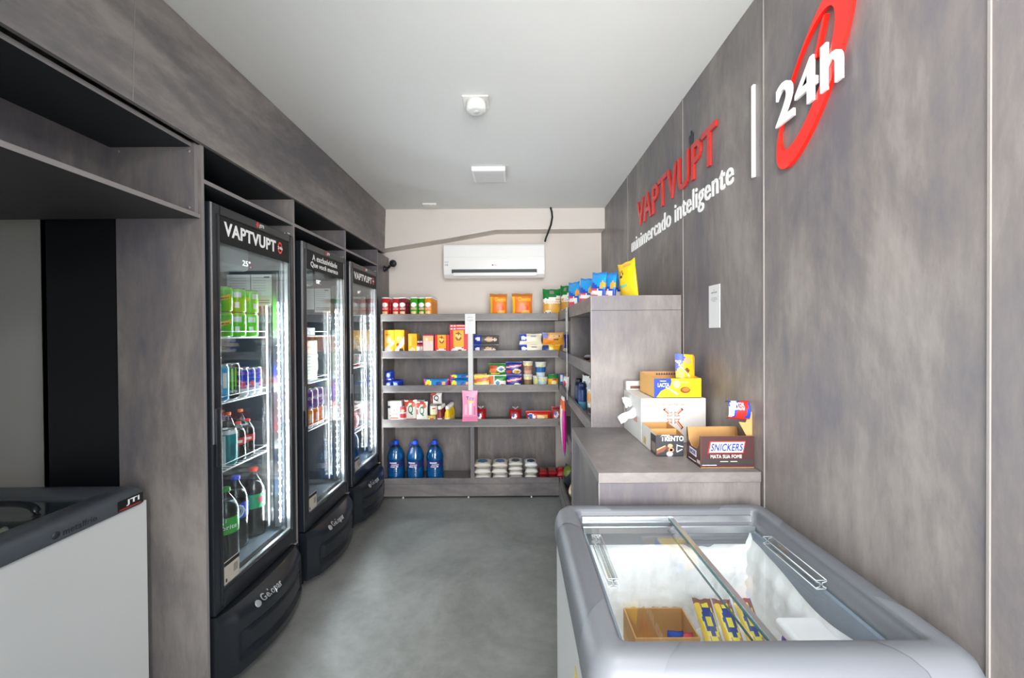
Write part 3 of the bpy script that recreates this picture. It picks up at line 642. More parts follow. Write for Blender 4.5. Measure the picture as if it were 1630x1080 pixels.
# right-hand unit
RU = thing('side_shelving', 'grey laminate shelving unit along the right wall, chip bags on its top', 'shelving', (0.6, 2.8, 0)); RL = Vector((0.6, 2.8, 0))
def sr(name, a, b_, m=LAM, p=None): return MB().box(Vector(a) - RL, Vector(b_) - RL, m).build(name, p or RU)
sr('end_panel', (0.383, 2.03, 0.0), (XR - 0.004, 2.048, 1.575)); sr('top_rail', (0.383, 2.03, 1.577), (XR - 0.004, 2.048, 1.651)); sr('back_panel', (XR - 0.022, 2.048, 0.02), (XR - 0.004, YB - 0.015, 1.60))
sr('divider_panel', (0.40, 2.93, 0.13), (XR - 0.022, 2.948, 1.572))
for x in (0.3795, ): sr('edge_band', (x, 2.0295, 0.0), (x + 0.0035, 2.048, 1.651), EDGE)
for zt, zb in BD:
    s_ = sr('shelf_board', (0.40, 2.048, zb), (XR - 0.022, YB - 0.035, zb + 0.018), LAMH); sr('front_lip', (0.382, 2.048, zb), (0.40, YS + 0.018, zt + (0.012 if zt > 1.6 else 0)), LAMH, s_)
s_ = sr('bottom_shelf', (0.40, 2.048, 0.11), (XR - 0.022, YB - 0.035, 0.125), LAMH); sr('front_lip', (0.382, 2.048, 0.125), (0.40, YS + 0.018, 0.173), LAMH, s_)
sr('plinth', (0.376, 2.048, 0.016), (0.394, YS + 0.01, 0.124), LAMH)

# ================================================================== COUNTER
CT = thing('counter', 'low grey laminate counter block between the freezer and the shelving', 'counter', (0.56, 1.7, 0)); CL = Vector((0.56, 1.7, 0))
def cp(name, a, b_, m=LAM, p=None): return MB().box(Vector(a) - CL, Vector(b_) - CL, m).build(name, p or CT)
cp('front_panel', (0.284, 1.376, 0.0), (XR - 0.004, 1.394, 0.949)); cp('side_panel', (0.282, 1.394, 0), (0.300, 2.028, 0.949)); t_ = cp('counter_top', (0.282, 1.372, 0.951), (XR - 0.004, 2.028, 0.985), LAMH)
cp('edge_band', (0.280, 1.371, 0.951), (0.282, 2.028, 0.985), EDGE, t_)
cp('corner_edge', (0.280, 1.3745, 0), (0.284, 1.3765, 0.951), EDGE); cp('corner_edge', (0.2795, 2.0215, 0), (0.282, 2.028, 0.951), EDGE)

# ================================================================== CHEST FREEZERS
def rrect(hx, hy, r, n=6):
    pts = []
    for cx, cy, a0 in ((hx - r, hy - r, 0), (-hx + r, hy - r, 90), (-hx + r, -hy + r, 180), (hx - r, -hy + r, 270)):
        for k in range(n + 1):
            a = math.radians(a0 + 90 * k / n); pts.append((cx + r * math.cos(a), cy + r * math.sin(a)))
    return pts
def freezer_frame(x0, x1, y0, y1, prof, r, m, R, L, name, caps=None):
    """lid surround swept round a rounded rectangle; prof = (inset, z)"""
    cx, cy, hx, hy = (x0 + x1) / 2, (y0 + y1) / 2, (x1 - x0) / 2, (y1 - y0) / 2; n = 8; rings = []
    for ins, z_ in prof:
        rr = max(r - ins * 0.75, 0.018); rings.append([Vector((cx + px, cy + py, z_)) - L for px, py in rrect(hx - ins, hy - ins, rr, n)])
    N = len(rings[0]); mb = MB(); vs_ = [v for q in rings for v in q]; fs = []
    for i in range(len(prof) - 1):
        for k in range(N): k2 = (k + 1) % N; fs.append((i * N + k, i * N + k2, (i + 1) * N + k2, (i + 1) * N + k))
    mb.add(vs_, fs, m, True); return mb.build(name, R)
FX0, FX1, FY0, FY1 = 0.122, 0.828, 0.672, 1.348
RF = thing('chest_freezer', 'grey-rimmed white chest freezer with clear sliding lids, frosted inside, below the counter', 'freezer', ((FX0 + FX1) / 2, 1.0, 0)); L = Vector(RF.location)
prof = [(0.012, 0.80), (0.002, 0.803), (0.0, 0.815), (0.0, 0.835), (0.004, 0.862), (0.013, 0.883), (0.027, 0.895), (0.042, 0.8995), (0.060, 0.899), (0.0665, 0.896), (0.068, 0.889), (0.0695, 0.862), (0.080, 0.860), (0.0815, 0.835), (0.092, 0.80)]
fo = freezer_frame(FX0, FX1, FY0, FY1, prof, 0.055, FRM, RF, L, 'lid_frame')
# corner caps: the same section 1 mm proud over each corner
def cap(sx, sy, ax, ay):
    cx, cy, hx, hy = (FX0 + FX1) / 2, (FY0 + FY1) / 2, (FX1 - FX0) / 2, (FY1 - FY0) / 2; mb = MB(); rings = []
    ns = 8
    for ins, z_ in prof[1:11]:
        rr = max(0.055 - ins * 0.75, 0.018) ; hxx, hyy = hx - ins + 0.001, hy - ins + 0.001; q = [(sx * (hxx - ax), sy * hyy)]
        for k in range(ns + 1):
            a = math.radians(90 - 90 * k / ns); q.append((sx * (hxx - rr + rr * math.cos(a)), sy * (hyy - rr + rr * math.sin(a))))
        q.append((sx * hxx, sy * (hyy - ay))); rings.append([Vector((cx + a, cy + b_, z_ + 0.001)) - L for a, b_ in q])
    N = len(rings[0]); fs = [(i * N + k, i * N + k + 1, (i + 1) * N + k + 1, (i + 1) * N + k) for i in range(len(rings) - 1) for k in range(N - 1)]
    mb.add([v for q in rings for v in q], fs, FRM2, True); mb.build('corner_cap', fo)
for sx in (-1, 1):
    for sy in (-1, 1): cap(sx, sy, 0.115, 0.12)
MB().box((FX0 + 0.012, FY0 + 0.012, 0.045), (FX1 - 0.012, FY0 + 0.02, 0.802), BODYW).v
b = MB()
for (a, c) in (((FX0 + 0.010, FY0 + 0.010), (FX0 + 0.03, FY1 - 0.010)), ((FX1 - 0.03, FY0 + 0.010), (FX1 - 0.010, FY1 - 0.010)), ((FX0 + 0.03, FY0 + 0.010), (FX1 - 0.03, FY0 + 0.03)), ((FX0 + 0.03, FY1 - 0.03), (FX1 - 0.03, FY1 - 0.010))):
    b.box(Vector((a[0], a[1], 0.05)) - L, Vector((c[0], c[1], 0.803)) - L, BODYW)
b.box(Vector((FX0 + 0.03, FY0 + 0.03, 0.05)) - L, Vector((FX1 - 0.03, FY1 - 0.03, 0.07)) - L, BODYW); b.build('freezer_body', RF)
for xx in (FX0 + 0.06, FX1 - 0.06):
    for yy in (FY0 + 0.06, FY1 - 0.06): MB().lathe([(0.02, 0), (0.02, 0.05)], BLKM, 12, Vector((xx, yy, 0)) - L).build('foot', RF)
# liner and frost
ix0, ix1, iy0, iy1 = FX0 + 0.092, FX1 - 0.092, FY0 + 0.092, FY1 - 0.072
b = MB(); t = 0.012
for (a, c) in (((ix0 - t, iy0 - t), (ix0, iy1 + t)), ((ix1, iy0 - t), (ix1 + t, iy1 + t)), ((ix0, iy0 - t), (ix1, iy0)), ((ix0, iy1), (ix1, iy1 + t))):
    b.box(Vector((a[0], a[1], 0.33)) - L, Vector((c[0], c[1], 0.84)) - L, FRMI)
b.box(Vector((ix0 - t, iy0 - t, 0.31)) - L, Vector((ix1 + t, iy1 + t, 0.33)) - L, FRMI); b.build('inner_liner', RF)
def fr_noise(a, b_): return math.sin(a * 17 + 1.3) * 0.4 + math.sin(a * 39 + b_ * 23) * 0.3 + math.sin(b_ * 31 + 2) * 0.3 + math.sin(a * 91 + b_ * 77) * 0.12
b = MB(); zb0 = 0.34
def top_back(u):        # frost height along the back wall: two scalloped dips
    return 0.795 - 0.004 * math.sin(u * 60) + (0.030 * math.exp(-((u - 0.42) / 0.10) ** 2)) + 0.055 * max(0, (u - 0.86) / 0.14) - 0.015 * math.exp(-((u - 0.68) / 0.12) ** 2)
def wall_back_f(u, v):
    x = ix0 + (ix1 - ix0) * u; th = 0.02 + 0.05 * (1 - v) + 0.010 * fr_noise(u * 3, v * 3)
    if v > 0.93: th *= (1 - v) / 0.07 * 0.9 + 0.05
    return Vector((x, iy1 - th, zb0 + (top_back(u) - zb0) * v)) - L
b.grid(wall_back_f, 60, 26, FROST)
def wall_right_f(u, v):
    y = iy1 - (iy1 - iy0) * u; hz = 0.825 - 0.035 * min(1, u / 0.22) ** 0.6 + 0.015 * math.sin(u * 8) ; th = 0.015 + 0.04 * (1 - v) ** 1.3 + 0.008 * fr_noise(u * 3 + 5, v * 3)
    if v > 0.93: th *= (1 - v) / 0.07 * 0.9 + 0.05
    return Vector((ix1 - th, y, zb0 + (hz - zb0) * v)) - L
b.grid(wall_right_f, 60, 26, FROST)
def wall_left_f(u, v):
    y = iy0 + (iy1 - iy0) * u; hz = 0.80 + 0.006 * math.sin(u * 40); th = 0.012 + 0.045 * (1 - v) + 0.008 * fr_noise(u * 3 + 9, v * 3)
    if v > 0.93: th *= (1 - v) / 0.07 * 0.9 + 0.05
    return Vector((ix0 + th, y, zb0 + (hz - zb0) * v)) - L
b.grid(wall_left_f, 50, 20, FROST)
def wall_front_f(u, v):
    x = ix1 - (ix1 - ix0) * u; th = 0.02 + 0.03 * (1 - v) + 0.008 * fr_noise(u * 3 + 2, v * 3)
    if v > 0.93: th *= (1 - v) / 0.07
    return Vector((x, iy0 + th, zb0 + (0.79 - zb0) * v)) - L
b.grid(wall_front_f, 40, 16, FROST)
b.grid(lambda u, v: Vector((ix0 + (ix1 - ix0) * u, iy0 + (iy1 - iy0) * v, 0.545 + 0.006 * fr_noise(u * 4, v * 4) + 0.05 * max(0, 2 * u - 1) ** 2)) - L, 40, 40, FROST)
fo_ = b.build('frost_lining', RF); fo_['kind'] = 'stuff'
# tracks, lids, handles
for (yy0, yy1, z0, z1) in ((FY1 - 0.078, FY1 - 0.0695, 0.862, 0.882), (FY1 - 0.098, FY1 - 0.088, 0.838, 0.8565)):
    MB().box(Vector((FX0 + 0.085, yy0, z0)) - L, Vector((FX1 - 0.085, yy1, z1)) - L, ALU).build('lid_track', RF)
MB().box(Vector((FX0 + 0.085, FY0 + 0.0695, 0.862)) - L, Vector((FX1 - 0.085, FY0 + 0.0715, 0.880)) - L, ALU).build('lid_track', RF)
def lid(x0, x1, z_, name_lbl, edge_side):
    g = MB().box(Vector((x0, FY0 + 0.072, z_)) - L, Vector((x1, FY1 - 0.072, z_ + 0.004)) - L, GLASS); go_ = g.build('glass_lid', RF)
    xe = x1 if edge_side > 0 else x0
    if edge_side > 0: MB().box(Vector((xe - 0.007, FY0 + 0.073, z_ - 0.002)) - L, Vector((xe + 0.007, FY1 - 0.073, z_ + 0.0075)) - L, ALU, 0.001).build('lid_edge_strip', go_)
    MB().box(Vector((xe - 0.009, FY0 + 0.073, z_ - 0.001)) - L, Vector((xe - 0.007, FY1 - 0.073, z_ + 0.005)) - L, mat('teal_glass_edge', '#3f6d6c', 0.15)).build('glass_edge', go_)
    return go_
la = lid(FX0 + 0.070, 0.488, 0.872, '', 1); lb_ = lid(0.478, FX1 - 0.075, 0.846, '', -1)
def lid_handle(x, y0, y1, z_, par):
    m = MB(); pr = [(-0.012, 0.0), (0.012, 0.0), (0.012, 0.003), (0.003, 0.005), (0.003, 0.015), (0.013, 0.018), (0.013, 0.021), (-0.013, 0.021), (-0.013, 0.018), (-0.003, 0.015), (-0.003, 0.005), (-0.012, 0.003)]
    m.prism([(a, c) for a, c in pr], Vector((x, y1, z_)) - L, (1, 0, 0), (0, 0, 1), y1 - y0, ACRYL, ACRYL)
    for yy in (y0, y1): m.tube([Vector((x + a, yy, z_ + c)) - L for a, c in pr + pr[:1]], 0.0009, mat('handle_edge', '#d4dcdc', 0.2), 5)
    for a, c in ((-0.013, 0.0205), (0.013, 0.0205), (-0.012, 0.001), (0.012, 0.001)): m.tube([Vector((x + a, y0, z_ + c)) - L, Vector((x + a, y1, z_ + c)) - L], 0.0012, mat('handle_edge', '#d4dcdc', 0.2), 5)
    m.build('lid_handle', par)
lid_handle(0.222, 0.925, 1.125, 0.877, la); lid_handle(0.725, 0.955, 1.160, 0.851, lb_)
st = MB(); sxx = FX0 + 0.0095    # warning sticker on the freezer's aisle side
st.box(Vector((sxx - 0.0006, 0.80, 0.52)) - L, Vector((sxx, 0.92, 0.70)) - L, P('#f3d21c', 0.4))
st.prism([(0.0, -0.055), (0.028, 0), (0.0, 0.06), (-0.028, 0)], Vector((sxx - 0.0007, 0.86, 0.615)) - L, (0, -1, 0), (0, 0, 1), 0.0006, P('#d8501c', 0.4))
st.text('CUIDADO', Vector((sxx - 0.0007, 0.905, 0.53)) - L, RIGHTW, 0.09, 0.018, P('#202020'), 0.0005, 0.02)
st.build('warning_sticker', RF)

# things inside the freezer
R = thing('cardboard_box', 'open brown cardboard box standing inside the frosted freezer', 'box', (0.402, 1.130, 0.556), 0.0)
def open_box(R, w_, d, h_, th, m, mi, tear=False):
    b = MB(); X, Y = w_ / 2, d / 2
    b.box((-X, -Y, 0), (X, Y, th), mi)
    for (a, c) in (((-X, -Y), (X, -Y + th)), ((-X, Y - th), (X, Y)), ((-X, -Y + th), (-X + th, Y - th)), ((X - th, -Y + th), (X, Y - th))): b.box((a[0], a[1], th), (c[0], c[1], h_), m)
    b.build('box_body', R)
    if tear:
        t_ = MB(); n = 24
        t_.grid(lambda u, v: (-X + 0.004 + u * (w_ - 0.008), Y - th * 0.5, h_ - 0.001 + v * (0.004 + 0.004 * math.sin(u * 23) * math.sin(u * 57 + 1))), n, 1, P('#dcb98a', 0.8), False)
        t_.build('torn_edge', R)
open_box(R, 0.175, 0.12, 0.090, 0.004, KRAFT, KRAFT, True)
ib = bag_mb(0.051, 0.21, 0.020, pfn('#b98f7c', [('r', 0, 0.72, 1, 1, '#8c5a50'), ('r', 0.0, 0.45, 0.34, 0.95, '#f2c94c'), ('r', 0, 0.1, 0.3, 0.45, '#c8404a'), ('e', 0.55, 0.72, 0.42, 0.22, '#f2e04a'), ('e', 0.55, 0.74, 0.34, 0.17, '#23408e'), ('e', 0.55, 0.73, 0.17, 0.07, '#f2e04a'), ('r', 0.4, 0.12, 0.9, 0.4, '#7d5a52')]), crimp=0.04)
first = None
for k, (x, y, zz, a) in enumerate(((0.520, 0.985, 0.572, -0.95), (0.572, 0.975, 0.576, -0.95), (0.624, 0.965, 0.586, -0.95))):
    lb = 'brown yellow and blue ice cream pack, %s' % ('left one beside the cardboard box', 'middle one of the row', 'right one under the lid edge')[k]
    if first is None: first = tag(ib.build('ice_cream_pack', None, (x, y, zz), 0), lb, 'ice cream', 'ice cream packs'); first.rotation_euler = (a, 0, -0.06)
    else: o = dup(first, lb, (x, y, zz)); o.rotation_euler = (a, 0, -0.06)
o = bag_mb(0.045, 0.072, 0.025, pfn('#2a50b0', [('r', 0.1, 0.55, 0.6, 0.8, '#cfe0f0'), ('e', 0.75, 0.5, 0.2, 0.2, '#3a78c8')])).build('ice_cream_pack', None, (0.432, 1.110, 0.564), 0.0); tag(o, 'small blue ice cream pack in the cardboard box', 'ice cream'); o.rotation_euler = (0, 0.08, 0)
o = bag_mb(0.03, 0.068, 0.025, pfn('#d84a5c', [('r', 0.1, 0.6, 0.6, 0.8, '#f2b8a0')])).build('ice_cream_pack', None, (0.473, 1.110, 0.562), 0.0); tag(o, 'small red ice cream pack beside the blue one', 'ice cream'); o.rotation_euler = (0, -0.04, 0)
R = thing('ice_cream_tub', 'white ice cream tub with a purple band, right side of the freezer', 'tub', (0.655, 0.885, 0.622), 0.0)
MB().box((-0.045, -0.05, 0), (0.042, 0.05, 0.145), P('#7a3cc0', 0.4), 0.014, 4).build('tub_body', R); MB().box((-0.052, -0.058, 0.145), (0.050, 0.058, 0.175), P('#f7f4f6', 0.4), 0.011, 4).build('lid', R)

# ---- left freezer
GX1, GX0, GY0, GY1 = -1.400, -2.06, 0.45, 1.535
LF = thing('chest_freezer', 'white chest freezer with a dark grey lid at the left, under the overhead shelf', 'freezer', (-1.73, 1.0, 0)); L = Vector(LF.location)
prof2 = [(0.010, 0.838), (0.001, 0.840), (0.0, 0.848), (0.0, 0.858), (0.003, 0.875), (0.012, 0.890), (0.026, 0.8985), (0.042, 0.900), (0.105, 0.895), (0.112, 0.892), (0.115, 0.885), (0.117, 0.86), (0.13, 0.83)]
lf = freezer_frame(GX0, GX1, GY0, GY1, prof2, 0.05, FRD, LF, L, 'lid_frame')
b = MB(); bb = (GX0 + 0.012, GX1 - 0.010, GY0 + 0.012, GY1 - 0.010)
for (a, c) in (((bb[0], bb[2]), (bb[0] + 0.03, bb[3])), ((bb[1] - 0.03, bb[2]), (bb[1], bb[3])), ((bb[0] + 0.03, bb[2]), (bb[1] - 0.03, bb[2] + 0.03)), ((bb[0] + 0.03, bb[3] - 0.03), (bb[1] - 0.03, bb[3]))):
    b.box(Vector((a[0], a[1], 0.03)) - L, Vector((c[0], c[1], 0.841)) - L, BODYW)
b.box(Vector((bb[0] + 0.03, bb[2] + 0.03, 0.03)) - L, Vector((bb[1] - 0.03, bb[3] - 0.03, 0.05)) - L, BODYW); b.build('freezer_body', LF)
b = MB()
b.grid(lambda u, v: Vector((GX0 + 0.14 + u * 0.38, GY0 + 0.14 + v * 0.80, 0.79 + 0.035 * fr_noise(u * 3, v * 4))) - L, 30, 40, mat('yellowish_frost', '#f0edd8', 0.8, noise=0.2, scale=9)); q = b.build('frosted_stock', LF); q['kind'] = 'stuff'
g = MB().box(Vector((GX0 + 0.12, GY0 + 0.12, 0.880)) - L, Vector((GX1 - 0.118, GY1 - 0.118, 0.884)) - L, GLASSD); go_ = g.build('glass_lid', LF)
hb = MB(); pts = []
for k in range(13):
    a = math.pi * k / 12; pts.append(Vector((-1.665 - 0.105 * math.cos(a), 1.30 + 0.012 * math.sin(a), 0.885 + 0.035 * math.sin(a) ** 0.7)) - L)
hb.tube(pts, 0.011, BLKP, 10); hb.build('lid_handle', go_)
b = MB(); xx = GX1 + 0.0004
b.box(Vector((xx, 1.405, 0.846)) - L, Vector((xx + 0.0008, 1.50, 0.882)) - L, P('#17191c', 0.3)); b.text('JTI', Vector((xx + 0.0008, 1.435, 0.855)) - L, LEFTW, 0.05, 0.022, LETW, 0.0005, 0.03); b.box(Vector((xx + 0.0008, 1.41, 0.848)) - L, Vector((xx + 0.0012, 1.49, 0.851)) - L, LETR)
b.build('maker_badge', LF)
b = MB().text('metalfrio', Vector((xx, 1.235, 0.852)) - L, LEFTW, 0.10, 0.020, mat('dark_embossed_lettering', '#2b2e33', 0.4), 0.0006, 0.01); b.lathe([(0.011, 0), (0.011, 0.0007)], mat('dark_embossed_lettering', ''), 14, Vector((xx, 1.215, 0.862)) - L, 'X'); b.build('maker_lettering', LF)

# ================================================================== AIR CONDITIONER, CEILING FITTINGS, CAMERA, CABLE
AC = thing('air_conditioner', 'white split air conditioner mounted high on the beige back wall', 'air conditioner', (-0.197, 3.85, 1.975)); L = Vector(AC.location)
x0, x1 = -0.664, 0.270; ACW = mat('white_gloss_plastic', '#f1f1ef', 0.18, noise=0.01, coat=0.4)
prA = [(3.935, 1.985), (3.935, 2.292), (3.77, 2.292), (3.748, 2.286), (3.738, 2.270), (3.732, 2.14), (3.734, 2.05), (3.745, 2.010), (3.775, 1.982), (3.80, 1.978)]
MB().prism([(y - L.y, z_ - L.z) for y, z_ in prA], (x0 - L.x, 0, 0), (0, 1, 0), (0, 0, 1), x1 - x0, ACW).build('housing', AC)
MB().box(Vector((-0.590, 3.729, 2.020)) - L, Vector((0.200, 3.742, 2.054)) - L, mat('dark_air_slot', '#2c3538', 0.5)).build('air_outlet', AC)
lv = MB().box(Vector((-0.575, 3.720, 1.992)) - L, Vector((0.195, 3.728, 2.022)) - L, ACW, 0.003).build('louvre', AC)
MB().box(Vector((-0.205, 3.727, 1.992)) - L, Vector((-0.200, 3.732, 2.05)) - L, mat('dark_air_slot', '')).build('louvre_bracket', AC)
MB().box(Vector((x0 + 0.004, 3.7305, 2.168)) - L, Vector((x1 - 0.004, 3.7335, 2.1695)) - L, P('#cfcfcd', 0.3)).build('panel_seam', AC)
MB().text('LG', Vector((-0.195, 3.7318, 2.086)) - L, FRONT, 0.022, 0.013, P('#6c7074'), 0.0005, 0.01).lathe([(0.007, 0), (0.007, 0.0006)], P('#8c4a54'), 14, Vector((-0.210, 3.7305, 2.0925)) - L, 'Y').build('maker_logo', AC)
MB().text('10', Vector((-0.650, 3.7318, 2.088)) - L, FRONT, 0.026, 0.018, P('#50565c'), 0.0005, 0.0).box(Vector((-0.655, 3.7313, 2.118)) - L, Vector((-0.620, 3.7318, 2.126)) - L, P('#a8c4cc')).build('warranty_sticker', AC)
MB().box(Vector((0.06, 3.7310, 2.092)) - L, Vector((0.17, 3.7318, 2.095)) - L, P('#b9bcbe')).build('display_marks', AC)

c = MB(); pts = [at(876.4, 329, Y=3.74), at(878.3, 337, Y=3.74), at(879.2, 346, Y=3.735), at(877, 358, Y=3.73), at(873, 369, Y=3.72), at(869, 379, Y=3.715), at(867.5, 385, Y=3.715)]
pts[0].z = ZC
c.tube(pts, 0.0085, BLKM, 8); tag(c.build('black_cable'), 'short black cable hanging from the ceiling beside the air conditioner', 'cable')

S = thing('motion_sensor', 'round white sensor on a square plate, nearest fitting on the ceiling', 'sensor', (-0.19, 2.02, ZC)); 
MB().box((-0.064, -0.055, -0.006), (0.064, 0.055, 0), WHITE, 0.002).build('mounting_plate', S)
MB().lathe([(0.030, -0.052), (0.045, -0.050), (0.050, -0.042), (0.050, -0.006)], WHITE, 32).build('sensor_body', S); MB().lathe([(0.008, -0.058), (0.015, -0.055), (0.017, -0.051)], P('#c2c6c9', 0.3), 20).build('sensor_lens', S)
S = thing('ceiling_light', 'square flat white surface-mounted ceiling light', 'light', (-0.183, 2.915, ZC))
MB().box((-0.118, -0.108, -0.030), (0.118, 0.108, 0), mat('white_lamp_housing', '#f0eeee', 0.4), 0.002).build('housing', S); MB().box((-0.104, -0.095, -0.0315), (0.104, 0.095, -0.0295), mat('opal_diffuser', '#d4d4d4', 0.35)).build('diffuser', S)
S = thing('smoke_detector', 'small flat white box on the ceiling near the back wall', 'detector', (-0.76, 3.63, ZC))
MB().box((-0.062, -0.045, -0.016), (0.062, 0.045, 0), WHITE, 0.003).build('housing', S); MB().lathe([(0.005, -0.020), (0.006, -0.016)], P('#ffffff', 0.2), 10, (0.006, -0.02, 0)).build('indicator', S)

S = thing('security_camera', 'small round black security camera on the cabinet end near the back wall', 'camera', (-1.236, 3.80, 2.075)); 
MB().lathe([(0.030, 0.0), (0.030, 0.008), (0.022, 0.014), (0.022, 0.03)], BLKP, 20, (0, 0, 0), 'X').build('mounting_base', S)
MB().tube([(0.02, 0, 0), (0.05, -0.02, 0.012), (0.075, -0.04, 0.03)], 0.012, BLKP, 10).build('arm', S)
pr = [(0.034 * math.sin(math.pi * k / 12), -0.034 * math.cos(math.pi * k / 12)) for k in range(1, 12)]
MB().lathe(pr, BLKP, 20, (0.10, -0.06, 0.04)).build('camera_ball', S); MB().lathe([(0.012, 0), (0.014, 0.004), (0.010, 0.008)], mat('camera_lens', '#30363c', 0.1), 16, (0.115, -0.097, 0.038), 'Y').build('lens', S)

# ================================================================== WALL LETTERING (right wall)
XW = 0.820
def word(txt, parent, ys, ye, z0, z1, m, bold, depth):
    b = MB(); b.text(txt, Vector((XR - 0.001, ys, z0)) - Vector(parent.location), RIGHTW, ys - ye, z1 - z0, m, depth, bold); b.build('word', parent)
R = thing('wall_lettering', 'raised red capital letters on the right wall panelling', 'sign', (XR, 2.2, 2.25)); word('VAPTVUPT', R, 2.745, 1.665, 2.172, 2.343, LETR, 0.012, 0.010)
R = thing('wall_lettering', 'raised white lower-case lettering beneath the red capitals', 'sign', (XR, 2.2, 2.04)); word('minimercado', R, 2.893, 2.165, 2.036, 2.130, LETW, 0.008, 0.005); word('inteligente', R, 2.110, 1.543, 2.005, 2.134, LETW, 0.008, 0.005)
tag(MB().box((XR - 0.010, 1.403, 2.005), (XR - 0.001, 1.415, 2.325), LETW).build('sign_bar'), 'thin vertical white bar between the red letters and red ring', 'sign')
R = thing('clock_sign', 'red ring clock emblem with white 24h, upper right wall', 'sign', (XR, 1.12, 2.16)); L = Vector(R.location)
b = MB(); ring(b, 1.13, 2.17, 0.102, 0.205, 0.079, 0.152, XR - 0.001, 0.012, RINGR, RIGHTW, off=(0.021, 0.002), shear=0.5); b.v = [v - L for v in b.v]; b.build('ring', R)
b = MB(); b.prism([(-0.006, 0), (0.006, 0), (0.004, 0.10), (-0.004, 0.10)], Vector((XR - 0.001, 1.110, 2.215)) - L, (0, -1, 0), Vector((0, -0.34, 0.94)), 0.014, RINGR); b.build('clock_hand', R)
b = MB().text('24h', Vector((XR - 0.012, 1.268, 2.103)) - L, RIGHTW, 0.255, 0.125, LETW, 0.008, 0.018); b.build('numerals', R)
b = MB(); b.prism([(-0.02, 0), (-0.012, -0.022), (0.01, -0.03), (0.02, -0.01), (0.022, 0.03), (0.014, 0.032), (0.012, 0.012), (0.006, 0.046), (-0.002, 0.046), (-0.004, 0.014), (-0.012, 0.03), (-0.022, 0.026)], (XR - 0.0005, 1.912, 2.37), (0, -1, 0), (0, 0, 1), 0.004, mat('dark_emblem', '#1d2730', 0.4)); tag(b.build('small_emblem'), 'small dark hand-shaped emblem above the red letters', 'sign')
def card(label, loc, rz, w_, h_, name='notice_card'):
    R = thing(name, label, 'card', loc, rz); b = MB().box((-w_ / 2, -0.002, 0), (w_ / 2, 0, h_), P('#dcdddd', 0.3), 0.0008).build('card_panel', R)
    t = MB(); t.text('VAPTVUPT', (-w_ * 0.27, -0.0022, h_ * 0.80), FRONT, w_ * 0.54, h_ * 0.04, P('#70767a'), 0.0003, 0.01)
    t.prism([(0, -h_ * 0.012), (w_ * 0.03, 0), (0, h_ * 0.012), (-w_ * 0.03, 0)], (0, -0.0022, h_ * 0.88), (1, 0, 0), (0, 0, 1), 0.0003, P('#8a5a5a'))
    for k, ww in enumerate((0.5, 0.62, 0.3)): t.box((-w_ * ww / 2, -0.0025, h_ * (0.69 - 0.035 * k)), (w_ * ww / 2, -0.0020, h_ * (0.702 - 0.035 * k)), P('#9aa0a4'))
    t.build('printed_lines', R); return R
card('white notice card stuck on the right wall above the counter', (XR - 0.0005, 1.697, 1.482), -math.pi / 2, 0.095, 0.181)
cs = card('white notice card on a strip in front of the back shelving', (-0.402, YS - 0.006, 1.456), 0, 0.092, 0.178)
MB().box((-0.021, -0.0025, -0.50), (0.021, 0.0, 0.0), P('#d4d4d1', 0.4)).build('hanging_strip', cs)
cs = card('narrow white notice card edge-on at the inner corner of the side shelving', (0.3735, 2.94, 1.47), -math.pi / 2, 0.092, 0.178)
MB().box((-0.012, -0.0025, -0.50), (0.012, 0.0, 0.0), P('#d4d4d1', 0.4)).build('hanging_strip', cs)
for k in range(0): pass
# pink bag clipped on the strip
pk = bag_mb(0.136, 0.27, 0.022, pfn('#f29cc0', [('r', 0.1, 0.25, 0.32, 0.55, '#f7c3d8'), ('r', 0.42, 0.25, 0.62, 0.6, '#fbe3ec'), ('r', 0.35, 0.60, 0.78, 0.68, '#f0dc50'), ('r', 0, 0, 1, 0.14, '#ef86b2'), ('r', 0.78, 0.2, 0.85, 0.5, '#d878b0')]), txt=[('Toy', 0.25, 0.68, 0.8, 0.82, '#28388c')], crimp=0.06)
tag(pk.build('toy_bag', None, (-0.408, YS - 0.024, 0.685), 0.05), 'pink plastic toy bag hanging below the white strip', 'bag')

# ================================================================== PRODUCTS ON THE BACK SHELVES
def X_at(px, Y, py=600): return at(px, py, Y=Y).x
def Z_at(py, Y, px=760): return at(px, py, Y=Y).z
Z1, Z2, Z3, Z4, Z5 = [zb + 0.0185 for _, zb in BD] + [0.1255]
# --- crisp cans
def crisp(hexc, dark, nm):
    R = thing('crisp_can', nm, 'can', (0, 0, Z1), 0, 'stacking crisp cans'); r, h_ = 0.034, 0.198
    b = MB().lathe([(r, 0, mat('can_end_metal', '')), (r, 0.004, P(hexc, 0.3)), (r, h_ - 0.012)], P(hexc, 0.3), 24)
    ell_cyl(b, r, 0, 48, h_ * 0.655, 0.020, '#f7f5f0'); b.build('can_tube', R)
    patch = MB(); patch_cyl(patch, r, -46, 46, h_ * 0.44, h_ * 0.53, '#f2c9c0'); patch_cyl(patch, r, -40, 40, h_ * 0.05, h_ * 0.36, '#f0c890'); ell_cyl(patch, r + 0.0003, 4, 30, h_ * 0.15, 0.015, '#e89a3c'); patch_cyl(patch, r + 0.0004, 70, 110, h_ * 0.15, h_ * 0.8, dark)
    n0 = len(patch.v); patch.text('Pringles', (-0.024, 0, h_ * 0.45), FRONT, 0.048, 0.015, P('#c8202a'), 0, 0.02)
    for i in range(n0, len(patch.v)):
        q = patch.v[i]; a = q.x / r - math.pi / 2; patch.v[i] = Vector(((r + 0.0012) * math.cos(a), (r + 0.0012) * math.sin(a), q.z))
    patch.build('can_print', R)
    MB().lathe([(r * 1.03, h_ - 0.012), (r * 1.03, h_ - 0.001), (r * 0.95, h_)], P('#efece6', 0.35), 24).build('lid', R); return R
